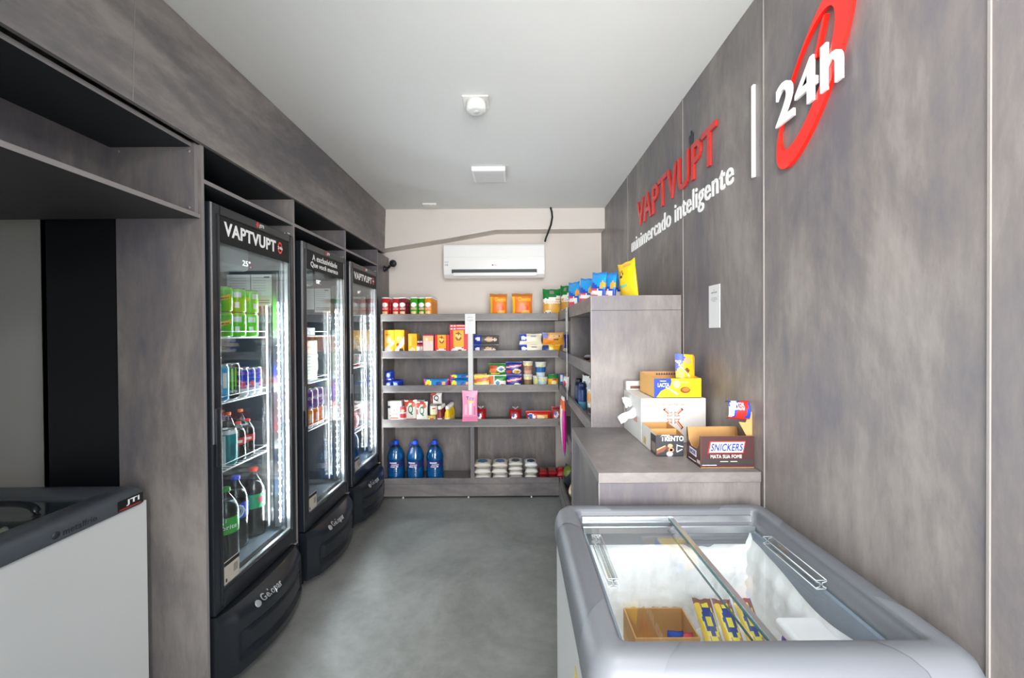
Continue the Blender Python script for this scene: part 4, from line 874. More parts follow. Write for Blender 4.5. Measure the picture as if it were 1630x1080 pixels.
cols = [(614.2, 3.618, 2, 'bright red', '#e02a2c', '#7a1420'), (631.0, 3.645, 2, 'red', '#d8323a', '#84202a'), (641.8, 3.618, 3, 'maroon', '#8c2a34', '#451820'), (659.6, 3.618, 3, 'green', '#3aaa1c', '#1f7a14'), (671.8, 3.645, 2, 'deep green', '#2f9c14', '#1f7a14'), (682.4, 3.618, 4, 'orange', '#f39a1e', '#b8621a')]
for px, Y, n, nm, hx, dk in cols:
    src = None
    for k in range(n):
        y = Y + 0.071 * k; x = X_at(px, Y, 490); lb = '%s crisp can on the top back shelf, %s row' % (nm, ('front', 'second', 'third', 'fourth')[k])
        if src is None: src = crisp(hx, dk, lb); src.location = (x, y, Z1)
        else: dup(src, lb, (x, y, Z1))
# --- snack bags on the top shelf
def standbag(name, label, cat, px0, px1, pytop, Y, zs, t, front, txt=(), rz=0, rx=0, group=None, pybase=None, **k):
    x0 = X_at(px0, Y, pytop); x1 = X_at(px1, Y, pytop); h_ = Z_at(pytop, Y, (px0 + px1) / 2) - zs
    o = bag_mb(x1 - x0, h_, t, front, txt=txt, **k).build(name, None, ((x0 + x1) / 2, Y, zs), rz); o.rotation_euler = (rx, 0, rz); return tag(o, label, cat, group)
chp = pfn('#ef7a22', [('r', 0, 0.90, 1, 1, '#b8702c'), ('d', 0.92, -0.12, 0.80, -0.12, '#f08a30'), ('r', 0.0, 0.1, 0.10, 0.88, '#f5c430'), ('e', 0.62, 0.42, 0.20, 0.14, '#e85a1a'), ('e', 0.66, 0.22, 0.24, 0.14, '#f6b24a'), ('r', 0, 0, 1, 0.06, '#a34a18')])
for k, (a, c, nm) in enumerate(((779.5, 807.5, 'left'), (814.5, 847.5, 'right'))):
    standbag('snack_bag', 'orange cheese snack bag standing on the top back shelf, %s of two' % nm, 'bag', a, c, 468.5 + k * -0.5, 3.66, Z1, 0.06, chp, [('Cheetos', 0.30, 0.70, 0.92, 0.86, '#f7d33c'), ('ONDA', 0.42, 0.10, 0.8, 0.2, '#fff0c0')], group='orange snack bags')
gp = pfn('#0f7a34', [('d', 0.60, 0.12, -1, 0, '#e0a848'), ('d', 0.66, 0.12, 0.56, 0.12, '#f2efe4'), ('e', 0.28, 0.16, 0.20, 0.12, '#f2efe4'), ('e', 0.28, 0.16, 0.15, 0.09, '#5a4a30'), ('e', 0.28, 0.16, 0.09, 0.05, '#e8dcc0'), ('e', 0.75, 0.25, 0.22, 0.2, '#e8b04a'), ('r', 0.35, 0.86, 0.6, 0.96, '#8a8478')])
standbag('snack_bag', 'large green onion snack bag on the top shelf near the corner', 'bag', 863.5, 892.5, 461, 3.655, Z1, 0.075, gp, [('Cebolitos', 0.05, 0.50, 0.97, 0.70, '#ffffff')])
standbag('snack_bag', 'second green onion snack bag turned sideways behind the blue bags', 'bag', 891.5, 909, 455.5, 3.66, Z1, 0.06, gp, [('Ceb', 0.1, 0.50, 0.9, 0.70, '#ffffff')], rz=-0.5)
bp = pfn('#2598de', [('r', 0, 0.92, 1, 1, '#2a7cc8'), ('d', 0.80, -0.25, 0.62, -0.30, '#1a4fb8'), ('d', 0.30, 0.1, 0.2, -0.1, '#1a5cc0'), ('e', 0.5, 0.42, 0.34, 0.15, '#e04858'), ('e', 0.5, 0.44, 0.24, 0.07, '#f6e8e4'), ('r', 0.74, 0.1, 0.96, 0.5, '#f0a83c'), ('e', 0.85, 0.4, 0.1, 0.1, '#f4f0ea'), ('e', 0.90, 0.66, 0.08, 0.12, '#f0a030'), ('e', 0.72, 0.52, 0.06, 0.05, '#f4f4f4'), ('r', 0.1, 0.05, 0.5, 0.25, '#2a94e4'), ('e', 0.66, 0.15, 0.12, 0.08, '#d8d4e8')])
blues = [(0.446, 3.06, 1.16, -1.15, 'farthest along the lip'), (0.446, 2.60, 1.0, -1.1, 'second along the lip'), (0.470, 2.34, 1.0, -1.2, 'third, just above the end panel'), (0.535, 2.36, 1.0, -1.2, 'fourth, behind the third'), (0.598, 2.41, 1.0, -1.2, 'fifth from the aisle'), (0.662, 2.45, 1.0, -1.2, 'sixth, next to the yellow bag')]
src = None
for x, y, h_, rz, d in blues:
    lb = 'blue snack bag on the side shelving top, ' + d; zz = Z1 + 0.010
    if src is None: src = tag(bag_mb(0.15, 0.21, 0.05, bp, txt=[('Fandangos', 0.15, 0.38, 0.85, 0.48, '#ffffff')]).build('snack_bag', None, (x, y, zz), rz), lb, 'bag', 'blue snack bags')
    else: o = dup(src, lb, (x, y, zz), rz); o.scale = (1, 1, 1); o.rotation_euler = (-0.05, 0.04 + 0.03 * (int(x * 1000) % 3), rz)
src.scale = (1, 1, 1.16)
yo = bag_mb(0.155, 0.245, 0.05, pfn('#f7cf18', [('e', 0.3, 0.75, 0.12, 0.08, '#3a3420'), ('e', 0.3, 0.77, 0.07, 0.04, '#f7cf18'), ('r', 0.1, 0.45, 0.6, 0.52, '#7cc8a8'), ('e', 0.5, 0.12, 0.35, 0.1, '#f3dca0'), ('r', 0.4, 0.88, 0.8, 0.94, '#e8a060')]))
o = tag(yo.build('snack_bag', None, (0.628, 2.19, Z1 + 0.014), -1.22), 'tall yellow snack bag leaning at the near end of the top shelf', 'bag'); o.rotation_euler = (0.05, -0.10, -1.22)

# --- second shelf: cartons
def carton(name, label, cat, px0, px1, pytop, Y, zs, d, front, side, txt=(), group=None, rows=1, rowlab=None, base=None, top=None):
    x0 = X_at(px0, Y, pytop); x1 = X_at(px1, Y, pytop); zt = Z_at(pytop, Y, (px0 + px1) / 2); h_ = zt - zs
    o = tag(carton_mb(x1 - x0 - 0.0015, d, h_, front, side, txt, top=top).build(name, None, ((x0 + x1) / 2, Y, zs)), label, cat, group)
    for k in range(1, rows): dup(o, label + ', row %s behind it' % ORD[k], ((x0 + x1) / 2, Y + k * (d + 0.003), zs), 0, group or label[:40])
    return o
ya = pfn('#f4b324', [('e', 0.4, 0.62, 0.3, 0.13, '#f5cf90'), ('r', 0.1, 0.80, 0.6, 0.86, '#e0702a'), ('e', 0.35, 0.15, 0.42, 0.18, '#f0ece4'), ('d', 0.28, 0.35, 0.18, 0.30, '#ece4da')])
yb = pfn('#f5b622', [('e', 0.5, 0.66, 0.32, 0.12, '#f3cf80'), ('e', 0.35, 0.42, 0.14, 0.07, '#d8402a'), ('d', 0.20, 0.55, 0.02, 0.45, '#f4eadc'), ('e', 0.7, 0.22, 0.22, 0.10, '#5a4030'), ('e', 0.4, 0.10, 0.18, 0.05, '#4a3a30')])
carton('starch_carton', 'large yellow starch carton at the left end of the second shelf', 'carton', 611.8, 627.3, 525.7, 3.59, Z2, 0.06, ya, '#e39a24', group='yellow starch cartons')
carton('starch_carton', 'large yellow starch carton, second from the left, dark lettering', 'carton', 627.6, 643.4, 525.6, 3.59, Z2, 0.06, yb, '#c9822c', group='yellow starch cartons', rows=3)
yc = pfn('#f8b81c', [('r', 0.12, 0.45, 0.36, 0.9, '#c8c860'), ('e', 0.45, 0.2, 0.4, 0.18, '#d8d29a'), ('r', 0.45, 0.5, 0.9, 0.85, '#f6a810')])
carton('flour_carton', 'smaller yellow carton beside the starch cartons', 'carton', 649.5, 663.5, 531.5, 3.59, Z2, 0.05, yc, '#e8a41e', rows=2, group='smaller yellow cartons')
for k, (px, rr) in enumerate(((666.3, 0.019), (670.6, 0.019))):
    R = thing('seasoning_bottle', 'small white seasoning bottle with red cap, %s of the pair' % ('left', 'right')[k], 'bottle', (X_at(px, 3.60 + k * 0.05, 550), 3.60 + k * 0.05, Z2), 0, 'small seasoning bottles')
    MB().lathe([(rr, 0, P('#f2ecea')), (rr, 0.085, P('#e86a6a')), (rr * 0.6, 0.105)], P('#f2ecea'), 16).build('bottle_body', R); MB().lathe([(rr * 0.62, 0.105, P('#7a2030')), (rr * 0.62, 0.12, P('#f4e8e8')), (rr * 0.55, 0.135)], P('#f4e8e8'), 14).build('cap', R)
pkf = pfn('#f4a0a0', [('r', 0.06, 0.70, 0.94, 0.92, '#f0c080'), ('e', 0.35, 0.78, 0.15, 0.07, '#f8e8b0'), ('r', 0.08, 0.3, 0.92, 0.68, '#f8d4cc'), ('r', 0.08, 0.02, 0.92, 0.3, '#f2ead8'), ('e', 0.7, 0.1, 0.2, 0.08, '#8aa890'), ('r', 0, 0.93, 1, 1, '#a82434')])
carton('soup_carton', 'pink and red dessert carton in the middle of the second shelf', 'carton', 673, 690, 533, 3.59, Z2, 0.05, pkf, '#c83c48', rows=2, group='pink dessert cartons', top='#9c2030')
cf = lambda: pfn('#e0242c', [('r', 0.18, 0.34, 0.74, 0.99, '#f8ae18'), ('e', 0.46, 0.76, 0.17, 0.17, '#8c3a24'), ('e', 0.40, 0.79, 0.07, 0.07, '#f8d870'), ('e', 0.53, 0.79, 0.07, 0.07, '#f8d870'), ('e', 0.46, 0.72, 0.06, 0.06, '#f8d870'), ('e', 0.45, 0.17, 0.42, 0.17, '#f2e6e0'), ('e', 0.52, 0.10, 0.33, 0.13, '#4a3028'), ('e', 0.52, 0.10, 0.26, 0.09, '#e09a60')])
carton('coffee_carton', 'red coffee filter carton with yellow panel, smaller one', 'carton', 692, 715.5, 533.5, 3.59, Z2, 0.05, cf(), '#c82430', rows=2, group='red coffee cartons, small')
carton('coffee_carton', 'large red coffee carton with yellow panel beside the white strip', 'carton', 716, 745.5, 526.2, 3.588, Z2, 0.07, cf(), '#e87478')
rb = pfn('#d8343c', [('e', 0.12, 0.55, 0.07, 0.28, '#f6dcd8'), ('r', 0.22, 0.3, 0.36, 0.8, '#f6dcd8'), ('r', 0.44, 0.35, 0.95, 0.75, '#f2c8c4')]); zt = Z_at(526.2, 3.588, 728) - 0
for k in range(2):
    zz = zt + 0.0005 + k * 0.026
    tag(carton_mb(0.145, 0.06, 0.0255, rb, '#b82830', nv=8).build('tea_box', None, (X_at(728.5, 3.59, 520), 3.59, zz)), 'flat red tea box lying on the large coffee carton, %s of two' % ('lower', 'upper')[k], 'box', 'flat red tea boxes')
# right half of second shelf: biscuits
def pouch(name, label, px0, px1, pyt, pyb, Y, t, front, zs=None, txt=(), rz=0, group=None, cat='packet', crimp=0.06, skew=0):
    Y = max(Y, 3.581 + t / 2); x0 = X_at(px0, Y, pyt); x1 = X_at(px1, Y, pyt); z1 = Z_at(pyt, Y, (px0 + px1) / 2); z0 = zs if zs is not None else Z_at(pyb, Y, (px0 + px1) / 2)
    o = bag_mb(x1 - x0, z1 - z0, t, front, txt=txt, crimp=crimp, skew=skew).build(name, None, ((x0 + x1) / 2, Y, z0), rz); return tag(o, label, cat, group)
ch = pfn('#56524e', [('r', 0, 0, 0.30, 1, '#2c3f94'), ('e', 0.18, 0.6, 0.10, 0.2, '#e8e8f0'), ('e', 0.62, 0.55, 0.16, 0.26, '#c9a68c'), ('e', 0.85, 0.5, 0.08, 0.14, '#d8c8b4')])
pouch('biscuit_packet', 'dark chocolate biscuit packet with blue end, upper one by the strip', 753, 795, 533.5, 549, 3.60, 0.05, ch, zs=Z_at(549.3, 3.606, 770) + 0.003)
pouch('biscuit_packet', 'dark chocolate biscuit packet with blue end, lower one by the strip', 753, 793, 549.3, 558, 3.60, 0.05, ch, zs=Z2)
cr_ = pfn('#ece2c8', [('r', 0, 0, 0.33, 1, '#2c45b0'), ('e', 0.17, 0.62, 0.12, 0.2, '#e4e8f4'), ('r', 0.5, 0.72, 0.75, 0.86, '#8c96b8'), ('d', 0.30, 0.2, 0, 0, '#f3edd6')])
pouch('biscuit_packet', 'cream cracker packet with blue end, upper one', 826.5, 862.5, 532, 548.8, 3.60, 0.05, cr_, zs=Z_at(549, 3.606, 845) + 0.003)
pouch('biscuit_packet', 'cream cracker packet with blue end, lower one', 827, 864, 549, 558, 3.60, 0.05, cr_, zs=Z2)
og = pfn('#efa63a', [('r', 0, 0.1, 0.28, 1, '#8c8cc8'), ('e', 0.2, 0.3, 0.35, 0.25, '#f0902a'), ('r', 0.3, 0.6, 0.95, 0.95, '#f6c890'), ('e', 0.62, 0.45, 0.16, 0.05, '#7a4a20'), ('e', 0.78, 0.7, 0.05, 0.06, '#6a4020'), ('e', 0.55, 0.72, 0.07, 0.03, '#8c6030')])
pouch('biscuit_packet', 'orange sandwich biscuit packet, upper one by the corner', 863, 898, 530, 549.5, 3.60, 0.05, og, zs=Z_at(549.8, 3.606, 880) + 0.003)
yl_ = pfn('#f4dc2a', [('r', 0, 0, 0.36, 1, '#24407c'), ('r', 0.62, 0, 1, 1, '#f0b020'), ('e', 0.45, 0.6, 0.1, 0.3, '#f6f0b0')])
pouch('biscuit_packet', 'yellow and navy biscuit packet lying below the orange one', 862, 892, 549.8, 557, 3.60, 0.05, yl_, zs=Z2)
o = pouch('biscuit_packet', 'brown biscuit packet with a blue end in the corner of the second shelf', 893, 905, 533, 557, 3.66, 0.05, pfn('#c89a80', [('r', 0.4, 0, 1, 1, '#2a3494'), ('e', 0.5, 0.2, 0.3, 0.15, '#f0ece8')]), zs=Z2)
# --- third shelf
bl = pfn('#2440b0', [('e', 0.5, 0.62, 0.3, 0.2, '#8ea0dc'), ('r', 0.1, 0.12, 0.5, 0.24, '#b04060'), ('r', 0.55, 0.1, 0.9, 0.2, '#dfe4f4')])
def bluepack(px0, px1, zs, lb, rows):
    x0, x1 = X_at(px0, 3.59, 600), X_at(px1, 3.59, 600)
    o = tag(bag_mb(x1 - x0, 0.083, 0.05, bl, crimp=0.03, puff=0.25).build('tissue_packet', None, ((x0 + x1) / 2, 3.605, zs)), lb + ', front', 'packet', 'blue packets on the third shelf')
    for k in range(1, rows): dup(o, lb + ', row %s' % ORD[k], ((x0 + x1) / 2, 3.605 + k * 0.056, zs))
bluepack(611.8, 624.0, Z3, 'blue packet, lower left of the pile at the shelf end', 3)
bluepack(624.4, 635.5, Z3, 'blue packet, lower right of the pile at the shelf end', 3)
bluepack(612.0, 624.2, Z3 + 0.0835, 'blue packet, top of the pile at the shelf end', 2)
wf = pfn('#1d7fc4', [('r', 0, 0, 0.08, 1, '#c81a6c'), ('r', 0.92, 0, 1, 1, '#c81a6c'), ('e', 0.2, 0.6, 0.12, 0.35, '#f0e038'), ('e', 0.14, 0.35, 0.06, 0.2, '#e83a4a'), ('e', 0.62, 0.6, 0.12, 0.2, '#1a3a94'), ('e', 0.82, 0.6, 0.06, 0.2, '#f09a3a'), ('r', 0.3, 0.05, 0.6, 0.25, '#1566a8')])
pouch('wafer_packet', 'long blue wafer packet with pink ends lying on the third shelf', 674, 715, 603.8, 614, 3.60, 0.045, wf, zs=Z3, crimp=0.03)
pouch('wafer_packet', 'blue wafer packet, lower of the two by the strip', 715.5, 752, 604.6, 614, 3.60, 0.045, wf, zs=Z3, crimp=0.03)
pouch('wafer_packet', 'blue wafer packet, upper of the two by the strip', 715.8, 753, 595.8, 604.6, 3.60, 0.045, wf, zs=Z_at(604.6, 3.604, 735) + 0.003, crimp=0.03)
ny = pfn('#f5d224', [('r', 0, 0.84, 1, 1, '#f8e470'), ('d', 0.72, 0.15, 0.5, 0.15, '#e06a5a'), ('d', 0.42, 0.1, 0.25, 0.1, '#f3ecc0'), ('e', 0.5, 0.2, 0.4, 0.1, '#f0b030')])
pouch('noodle_packet', 'yellow instant noodle packet next to the strip', 753.5, 779.5, 597.5, 613.5, 3.60, 0.035, ny, zs=Z3)
pouch('noodle_packet', 'gold instant noodle packet peeking behind the yellow one', 752.5, 775, 595.5, 613.5, 3.66, 0.035, pfn('#d8a848', [('r', 0.2, 0.8, 0.8, 0.95, '#f0dca0')]), zs=Z3)
ng = pfn('#2c7a2c', [('r', 0.04, 0.55, 0.5, 0.86, '#c8402c'), ('e', 0.25, 0.35, 0.22, 0.2, '#e07a3c'), ('e', 0.72, 0.5, 0.26, 0.28, '#e8ecd8'), ('e', 0.72, 0.5, 0.14, 0.14, '#3a5a9c'), ('r', 0.1, 0.05, 0.6, 0.16, '#f0c850')])
ng2 = pfn('#e8e6dc', [('r', 0.3, 0.6, 1, 0.95, '#1c8a3c'), ('r', 0, 0.4, 0.28, 0.95, '#e87a4c'), ('e', 0.5, 0.45, 0.2, 0.25, '#f4f4f4'), ('e', 0.5, 0.45, 0.12, 0.14, '#4a88a8'), ('e', 0.22, 0.2, 0.2, 0.16, '#f0a060'), ('e', 0.8, 0.2, 0.14, 0.2, '#c83048')])
pouch('noodle_packet', 'green and red noodle packet, upper of two', 777.5, 806, 579, 597.3, 3.60, 0.035, ng, zs=Z_at(597.5, 3.60, 792) + 0.003)
pouch('noodle_packet', 'white and green noodle packet, lower of two', 778.5, 806, 597.5, 613.5, 3.60, 0.035, ng2, zs=Z3)
nb = pfn('#1c2c84', [('d', 0.66, 0.16, 0.48, 0.16, '#d0486c'), ('d', 0.60, 0.16, 0.54, 0.16, '#f0dce0'), ('r', 0.04, 0.08, 0.4, 0.34, '#b84030'), ('e', 0.70, 0.24, 0.27, 0.2, '#f2ead8'), ('e', 0.72, 0.22, 0.21, 0.14, '#dba23c'), ('e', 0.73, 0.2, 0.06, 0.05, '#5a3018')])
pouch('noodle_packet', 'navy instant noodle packet with pink stripe, upper of two', 804.5, 830.5, 576.5, 596, 3.595, 0.035, nb, zs=Z_at(596.5, 3.60, 818) + 0.003)
pouch('noodle_packet', 'navy instant noodle packet with pink stripe, lower of two', 806, 830.5, 596.5, 613.5, 3.595, 0.035, nb, zs=Z3)
def cup(name, label, px, pw, pyt, zs, Y, c1, c2, c3, rows=None):
    Y = max(Y, 3.582 + pw / 640 * 1.8); x = X_at(px, Y, 590); r = pw / 640 * Y / 2; h_ = Z_at(pyt, Y, px) - zs; R = thing(name, label, 'cup', (x, Y, zs))
    MB().lathe([(r * 0.74, 0, P(c3)), (r * 0.80, h_ * 0.3, P(c2)), (r * 0.90, h_ * 0.66, P(c1)), (r * 0.97, h_ * 0.93, P(c1)), (r, h_ * 0.94, P('#eeeae2')), (r, h_ * 0.97)], P(c1), 22).build('cup_body', R)
    MB().lathe([(r * 0.99, h_ * 0.97), (r * 0.97, h_)], P('#dcdcd8', 0.3), 22).build('lid', R)
    m = MB(); patch_cyl(m, r * 0.93, -30, 30, h_ * 0.68, h_ * 0.86, '#e0d87c'); patch_cyl(m, r * 0.86, -40, -12, h_ * 0.3, h_ * 0.55, c2); m.build('print', R)
cup('noodle_cup', 'brown and cream noodle cup, lower of the stack', 840, 15, 596, Z3, 3.61, '#e4dccb', '#8c6a50', '#3c6a40')
cup('noodle_cup', 'brown and cream noodle cup, upper of the stack', 840, 17, 575, Z_at(596, 3.624, 840) + 0.001, 3.61, '#e8dfc8', '#b07c66', '#d9a890')
cup('noodle_cup', 'white and blue noodle cup, upper one of the pair stack', 860.5, 18.5, 576, Z_at(600, 3.63, 863) + 0.001, 3.61, '#e6ece8', '#2a6aae', '#d8e4ec')
cup('noodle_cup', 'white noodle cup with yellow print, lower front', 863.5, 16.5, 600, Z3, 3.60, '#e2ecec', '#b8d4dc', '#e2ecec')
cup('noodle_cup', 'white noodle cup tucked behind the lower front cup', 853.0, 11, 598, Z3, 3.665, '#e2ecec', '#d8dca0', '#e2ecec')
def tin(label, px, pw, pyt, zs, Y, bands, lid='#c9ccce'):
    Y = max(Y, 3.583 + pw / 640 * 1.85); x = X_at(px, Y, 600); r = pw / 640 * Y / 2; h_ = Z_at(pyt, Y, px) - zs; R = thing('food_tin', label, 'tin', (x, Y, zs))
    pr = [(r, 0, mat('can_end_metal', '')), (r, 0.003, P(bands[0][1]))]
    for k in range(1, len(bands)): pr.append((r, h_ * bands[k][0], P(bands[k][1])))
    pr += [(r, h_ - 0.004, mat('can_end_metal', '')), (r * 1.02, h_ - 0.003, mat('can_end_metal', '')), (r * 1.02, h_)]
    MB().lathe(pr, P(bands[-1][1]), 24).build('tin_body', R); m = MB(); ell_cyl(m, r, 10, 30, h_ * 0.42, h_ * 0.16, '#f4e2a0'); patch_cyl(m, r, -10, 40, h_ * 0.6, h_ * 0.72, '#d8482a'); m.build('tin_print', R)
tin('yellow and green food tin near the corner of the third shelf', 880, 17.5, 595.5, Z3, 3.61, [(0, '#f0b41c'), (0.7, '#2a8a3c')])
carton('flour_carton', 'small blue and white carton in the third shelf corner', 'carton', 890.5, 898, 596, 3.60, Z3, 0.05, pfn('#2a5a9c', [('r', 0.2, 0.5, 0.7, 0.95, '#dfe6ee')]), '#5a8ac0')
# --- fourth shelf
carton('flour_carton', 'white flour carton with crossed wheat mark on the fourth shelf', 'carton', 617.3, 639.2, 639, 3.60, Z4, 0.06, pfn('#efece6', [('d', 0.02, 1.0, -0.04, 1.0, '#d8884a'), ('d', 1.10, -1.0, 1.04, -1.0, '#6a5a40'), ('r', 0, 0, 1, 0.36, '#efece6'), ('r', 0, 0.78, 1, 1, '#efece6'), ('r', 0, 0, 0.18, 1, '#efece6'), ('r', 0.8, 0, 1, 1, '#efece6'), ('r', 0.12, 0.35, 0.85, 0.38, '#b0aca4'), ('r', 0.2, 0.25, 0.72, 0.28, '#c85040'), ('e', 0.42, 0.08, 0.18, 0.06, '#d8a050'), ('r', 0.02, 0.7, 0.2, 0.8, '#303a58')]), '#dedad2')
tin('red, white and blue tin, lower one beside the flour carton', 641, 10.5, 658, Z4, 3.60, [(0, '#2b3a78'), (0.35, '#f0e8e6'), (0.6, '#d8404a')]); tin('red, white and blue tin stacked on the other one', 641.2, 10.5, 646.5, Z_at(658, 3.62, 641) + 0.001, 3.60, [(0, '#f0e8e6'), (0.2, '#c84058'), (0.75, '#e04048')])
qf = pfn('#eceae2', [('r', 0, 0.0, 1, 0.22, '#c84a3c'), ('e', 0.15, 0.85, 0.2, 0.12, '#d0503a'), ('e', 0.75, 0.82, 0.16, 0.1, '#d8603c'), ('e', 0.5, 0.95, 0.2, 0.06, '#c84038'), ('e', 0.1, 0.55, 0.12, 0.12, '#d86048'), ('e', 0.3, 0.12, 0.1, 0.06, '#f0b090'), ('e', 0.7, 0.1, 0.12, 0.06, '#f0a080')])
for k, (a, c, yt, Y, rz) in enumerate(((643.5, 663.5, 637.5, 3.630, 0.03), (662.5, 681.0, 640, 3.595, -0.06))):
    pouch('food_pouch', 'white and red tomato pouch with a green Q, %s of the front pair' % ('left', 'right')[k], a, c, yt, 669, Y, 0.034, qf, zs=Z4, txt=[('Q', 0.32, 0.38, 0.74, 0.80, '#1c7a44')], rz=rz)
pouch('food_pouch', 'red tomato pouch behind the left front one', 642, 660, 636.5, 669, 3.71, 0.05, pfn('#b8403a', [('e', 0.5, 0.85, 0.4, 0.1, '#e8c8b8')]), zs=Z4)
pouch('food_pouch', 'grey-white pouch standing behind the right front one', 660, 676, 637, 669, 3.71, 0.05, pfn('#b9b4b0', [('r', 0.2, 0.8, 0.9, 0.95, '#8a8684')]), zs=Z4)
tin('yellow and white tin, lower of the two at the shelf middle', 686.5, 14.5, 660.5, Z4, 3.60, [(0, '#e8e8dc'), (0.15, '#f0ead0'), (0.7, '#e8d060')])
tin('white corn tin stacked on the yellow and white tin', 689.8, 12.5, 644, Z_at(660.5, 3.63, 686) + 0.001, 3.60, [(0, '#e0c040'), (0.12, '#eceae0'), (0.9, '#6a4a30')])
pouch('food_pouch', 'brown and white pouch with a black Q resting on the tins', 684.5, 703.5, 626, 643, 3.60, 0.03, pfn('#e8e4de', [('r', 0, 0, 0.22, 1, '#7a3028'), ('e', 0.3, 0.9, 0.25, 0.1, '#b85a48'), ('r', 0, 0, 1, 0.12, '#8a8480')]), zs=Z_at(644, 3.63, 690) + 0.002, txt=[('Q', 0.32, 0.30, 0.78, 0.82, '#141414')])
def sauce(label, px, Y, hexb, labc, h_=0.165, group=None):
    R = thing('sauce_bottle', label, 'bottle', (X_at(px, Y, 655), Y, Z4), 0, group); B_ = P(hexb, 0.3)
    MB().lathe([(0.026, 0), (0.029, 0.006), (0.029, 0.07), (0.024, 0.10), (0.016, 0.125), (0.014, 0.135)], B_, 18).build('bottle_body', R)
    MB().lathe([(0.018, 0.133), (0.019, 0.138), (0.019, 0.155), (0.016, h_)], P('#f0ece6'), 16).build('cap', R)
    m = MB(); patch_cyl(m, 0.029, -50, 50, 0.012, 0.058, labc); m.build('label', R); return R
k1 = sauce('red ketchup bottle with a white cap, front one', 700.5, 3.60, '#7c2428', '#e8dcd8', group='ketchup bottles'); dup(k1, 'red ketchup bottle with a white cap, second row', (k1.location.x + 0.003, 3.662, Z4)); dup(k1, 'red ketchup bottle with a white cap, third row', (k1.location.x + 0.006, 3.724, Z4))
k1 = sauce('yellow mustard bottle with a white cap, front one', 712.3, 3.60, '#e8c21e', '#f2ecc8', group='mustard bottles')
for k in range(1, 4): dup(k1, 'yellow mustard bottle with a white cap, %s row' % ORD[k], (k1.location.x + 0.003 * k, 3.60 + 0.062 * k, Z4))
rf = pfn('#b41c24', [('e', 0.38, 0.55, 0.22, 0.20, '#f0e8ec'), ('e', 0.32, 0.62, 0.12, 0.12, '#3c58a0'), ('r', 0.1, 0.05, 0.85, 0.36, '#e8dcdc'), ('r', 0.12, 0.75, 0.9, 0.92, '#8c1c24')])
def bread(label, px0, px1, pyt, Y, rows=1):
    R = thing('bread_bag', label, 'bread', (0, 0, 0)); x0, x1 = X_at(px0, Y, 660), X_at(px1, Y, 660); zt = Z_at(pyt, Y, px0); R.location = ((x0 + x1) / 2, Y, Z4)
    m = bag_mb(x1 - x0, (zt - Z4), 0.10, rf, back=P('#4a2320'), crimp=0.02, puff=0.3); m.build('bag', R)
    t = MB(); 
    for k in range(7):
        a = k * 0.9; t.tube([(0, 0.0, zt - Z4 - 0.004), (0.012 * math.cos(a), 0.012 * math.sin(a), zt - Z4 + 0.012), (0.03 * math.cos(a), 0.02 * math.sin(a), zt - Z4 + 0.024)], 0.003, P('#c8c0c4', 0.2), 5)
    t.build('twisted_top', R); return R
bread('red sliced bread bag half hidden by the pink toy bag', 757, 774, 651, 3.62)
bread('red sliced bread bag in the middle of the right fourth shelf', 810.5, 830.5, 652, 3.62)
pouch('bread_bag', 'red and yellow toast packet beside the bread bag', 836.5, 877.5, 654.5, 668, 3.60, 0.06, pfn('#c8261e', [('e', 0.2, 0.5, 0.16, 0.35, '#e8e4ec'), ('e', 0.17, 0.6, 0.09, 0.2, '#3c58a0'), ('r', 0.42, 0.1, 0.88, 0.72, '#f0b450'), ('e', 0.6, 0.4, 0.16, 0.28, '#f6dca0'), ('r', 0.72, 0.15, 0.76, 0.6, '#5a3020')]), zs=Z4, cat='packet')
pouch('bread_bag', 'dark red toast packet at the corner of the fourth shelf', 877.5, 896.5, 647.5, 668, 3.60, 0.05, rf, zs=Z4, cat='packet')
# --- bottom shelf
for px, Y, d in ((630.5, 3.672, 'left of three'), (661.5, 3.668, 'middle of three'), (692.5, 3.668, 'right of three')):
    R = water_bottle('large blue water bottle on the bottom back shelf, ' + d, (X_at(px, Y, 730), Y, Z5))
def lying(name, label, cat, px0, px1, zs, t, d, Y, front, rough=0.4, rz=0, tilt=0, group=None):
    """sack lying flat, its short end to the aisle"""
    x0, x1 = X_at(px0, Y, 750), X_at(px1, Y, 750); M = Matrix.Rotation(rz, 4, 'Z') @ Matrix.Rotation(tilt, 4, 'Y') @ Matrix.Translation((0, 0, t / 2)) @ Matrix.Rotation(-math.pi / 2, 4, 'X')
    # bag stands along its depth: rotate so its height runs to +Y and print faces up
    o = bag_mb(x1 - x0, d, t, front, M=Matrix.Rotation(rz, 4, 'Z') @ Matrix.Rotation(tilt, 4, 'Y') @ Matrix.Translation((0, 0, t / 2)) @ Matrix.Rotation(-math.pi / 2, 4, 'X') @ Matrix.Scale(1, 4), crimp=0.015, puff=0.28)
    return tag(o.build(name, None, ((x0 + x1) / 2, Y, zs)), label, cat, group)
def w_(c, tp): return pfn(c, [('e', 0.5, 0.4, 0.34, 0.22, tp), ('r', 0.2, 0.62, 0.8, 0.68, '#8a8078')])
stk = [(752.5, 783, 3, '#e6ddd0', '#3c7ab0', 'first', 0.05), (781, 809, 3, '#eae4d4', '#5a78b8', 'second', -0.04), (808.5, 834, 4, '#e9e6de', '#4a5058', 'third', 0.06), (834, 857.5, 3, '#eef1f2', '#26324c', 'fourth', 0.0)]
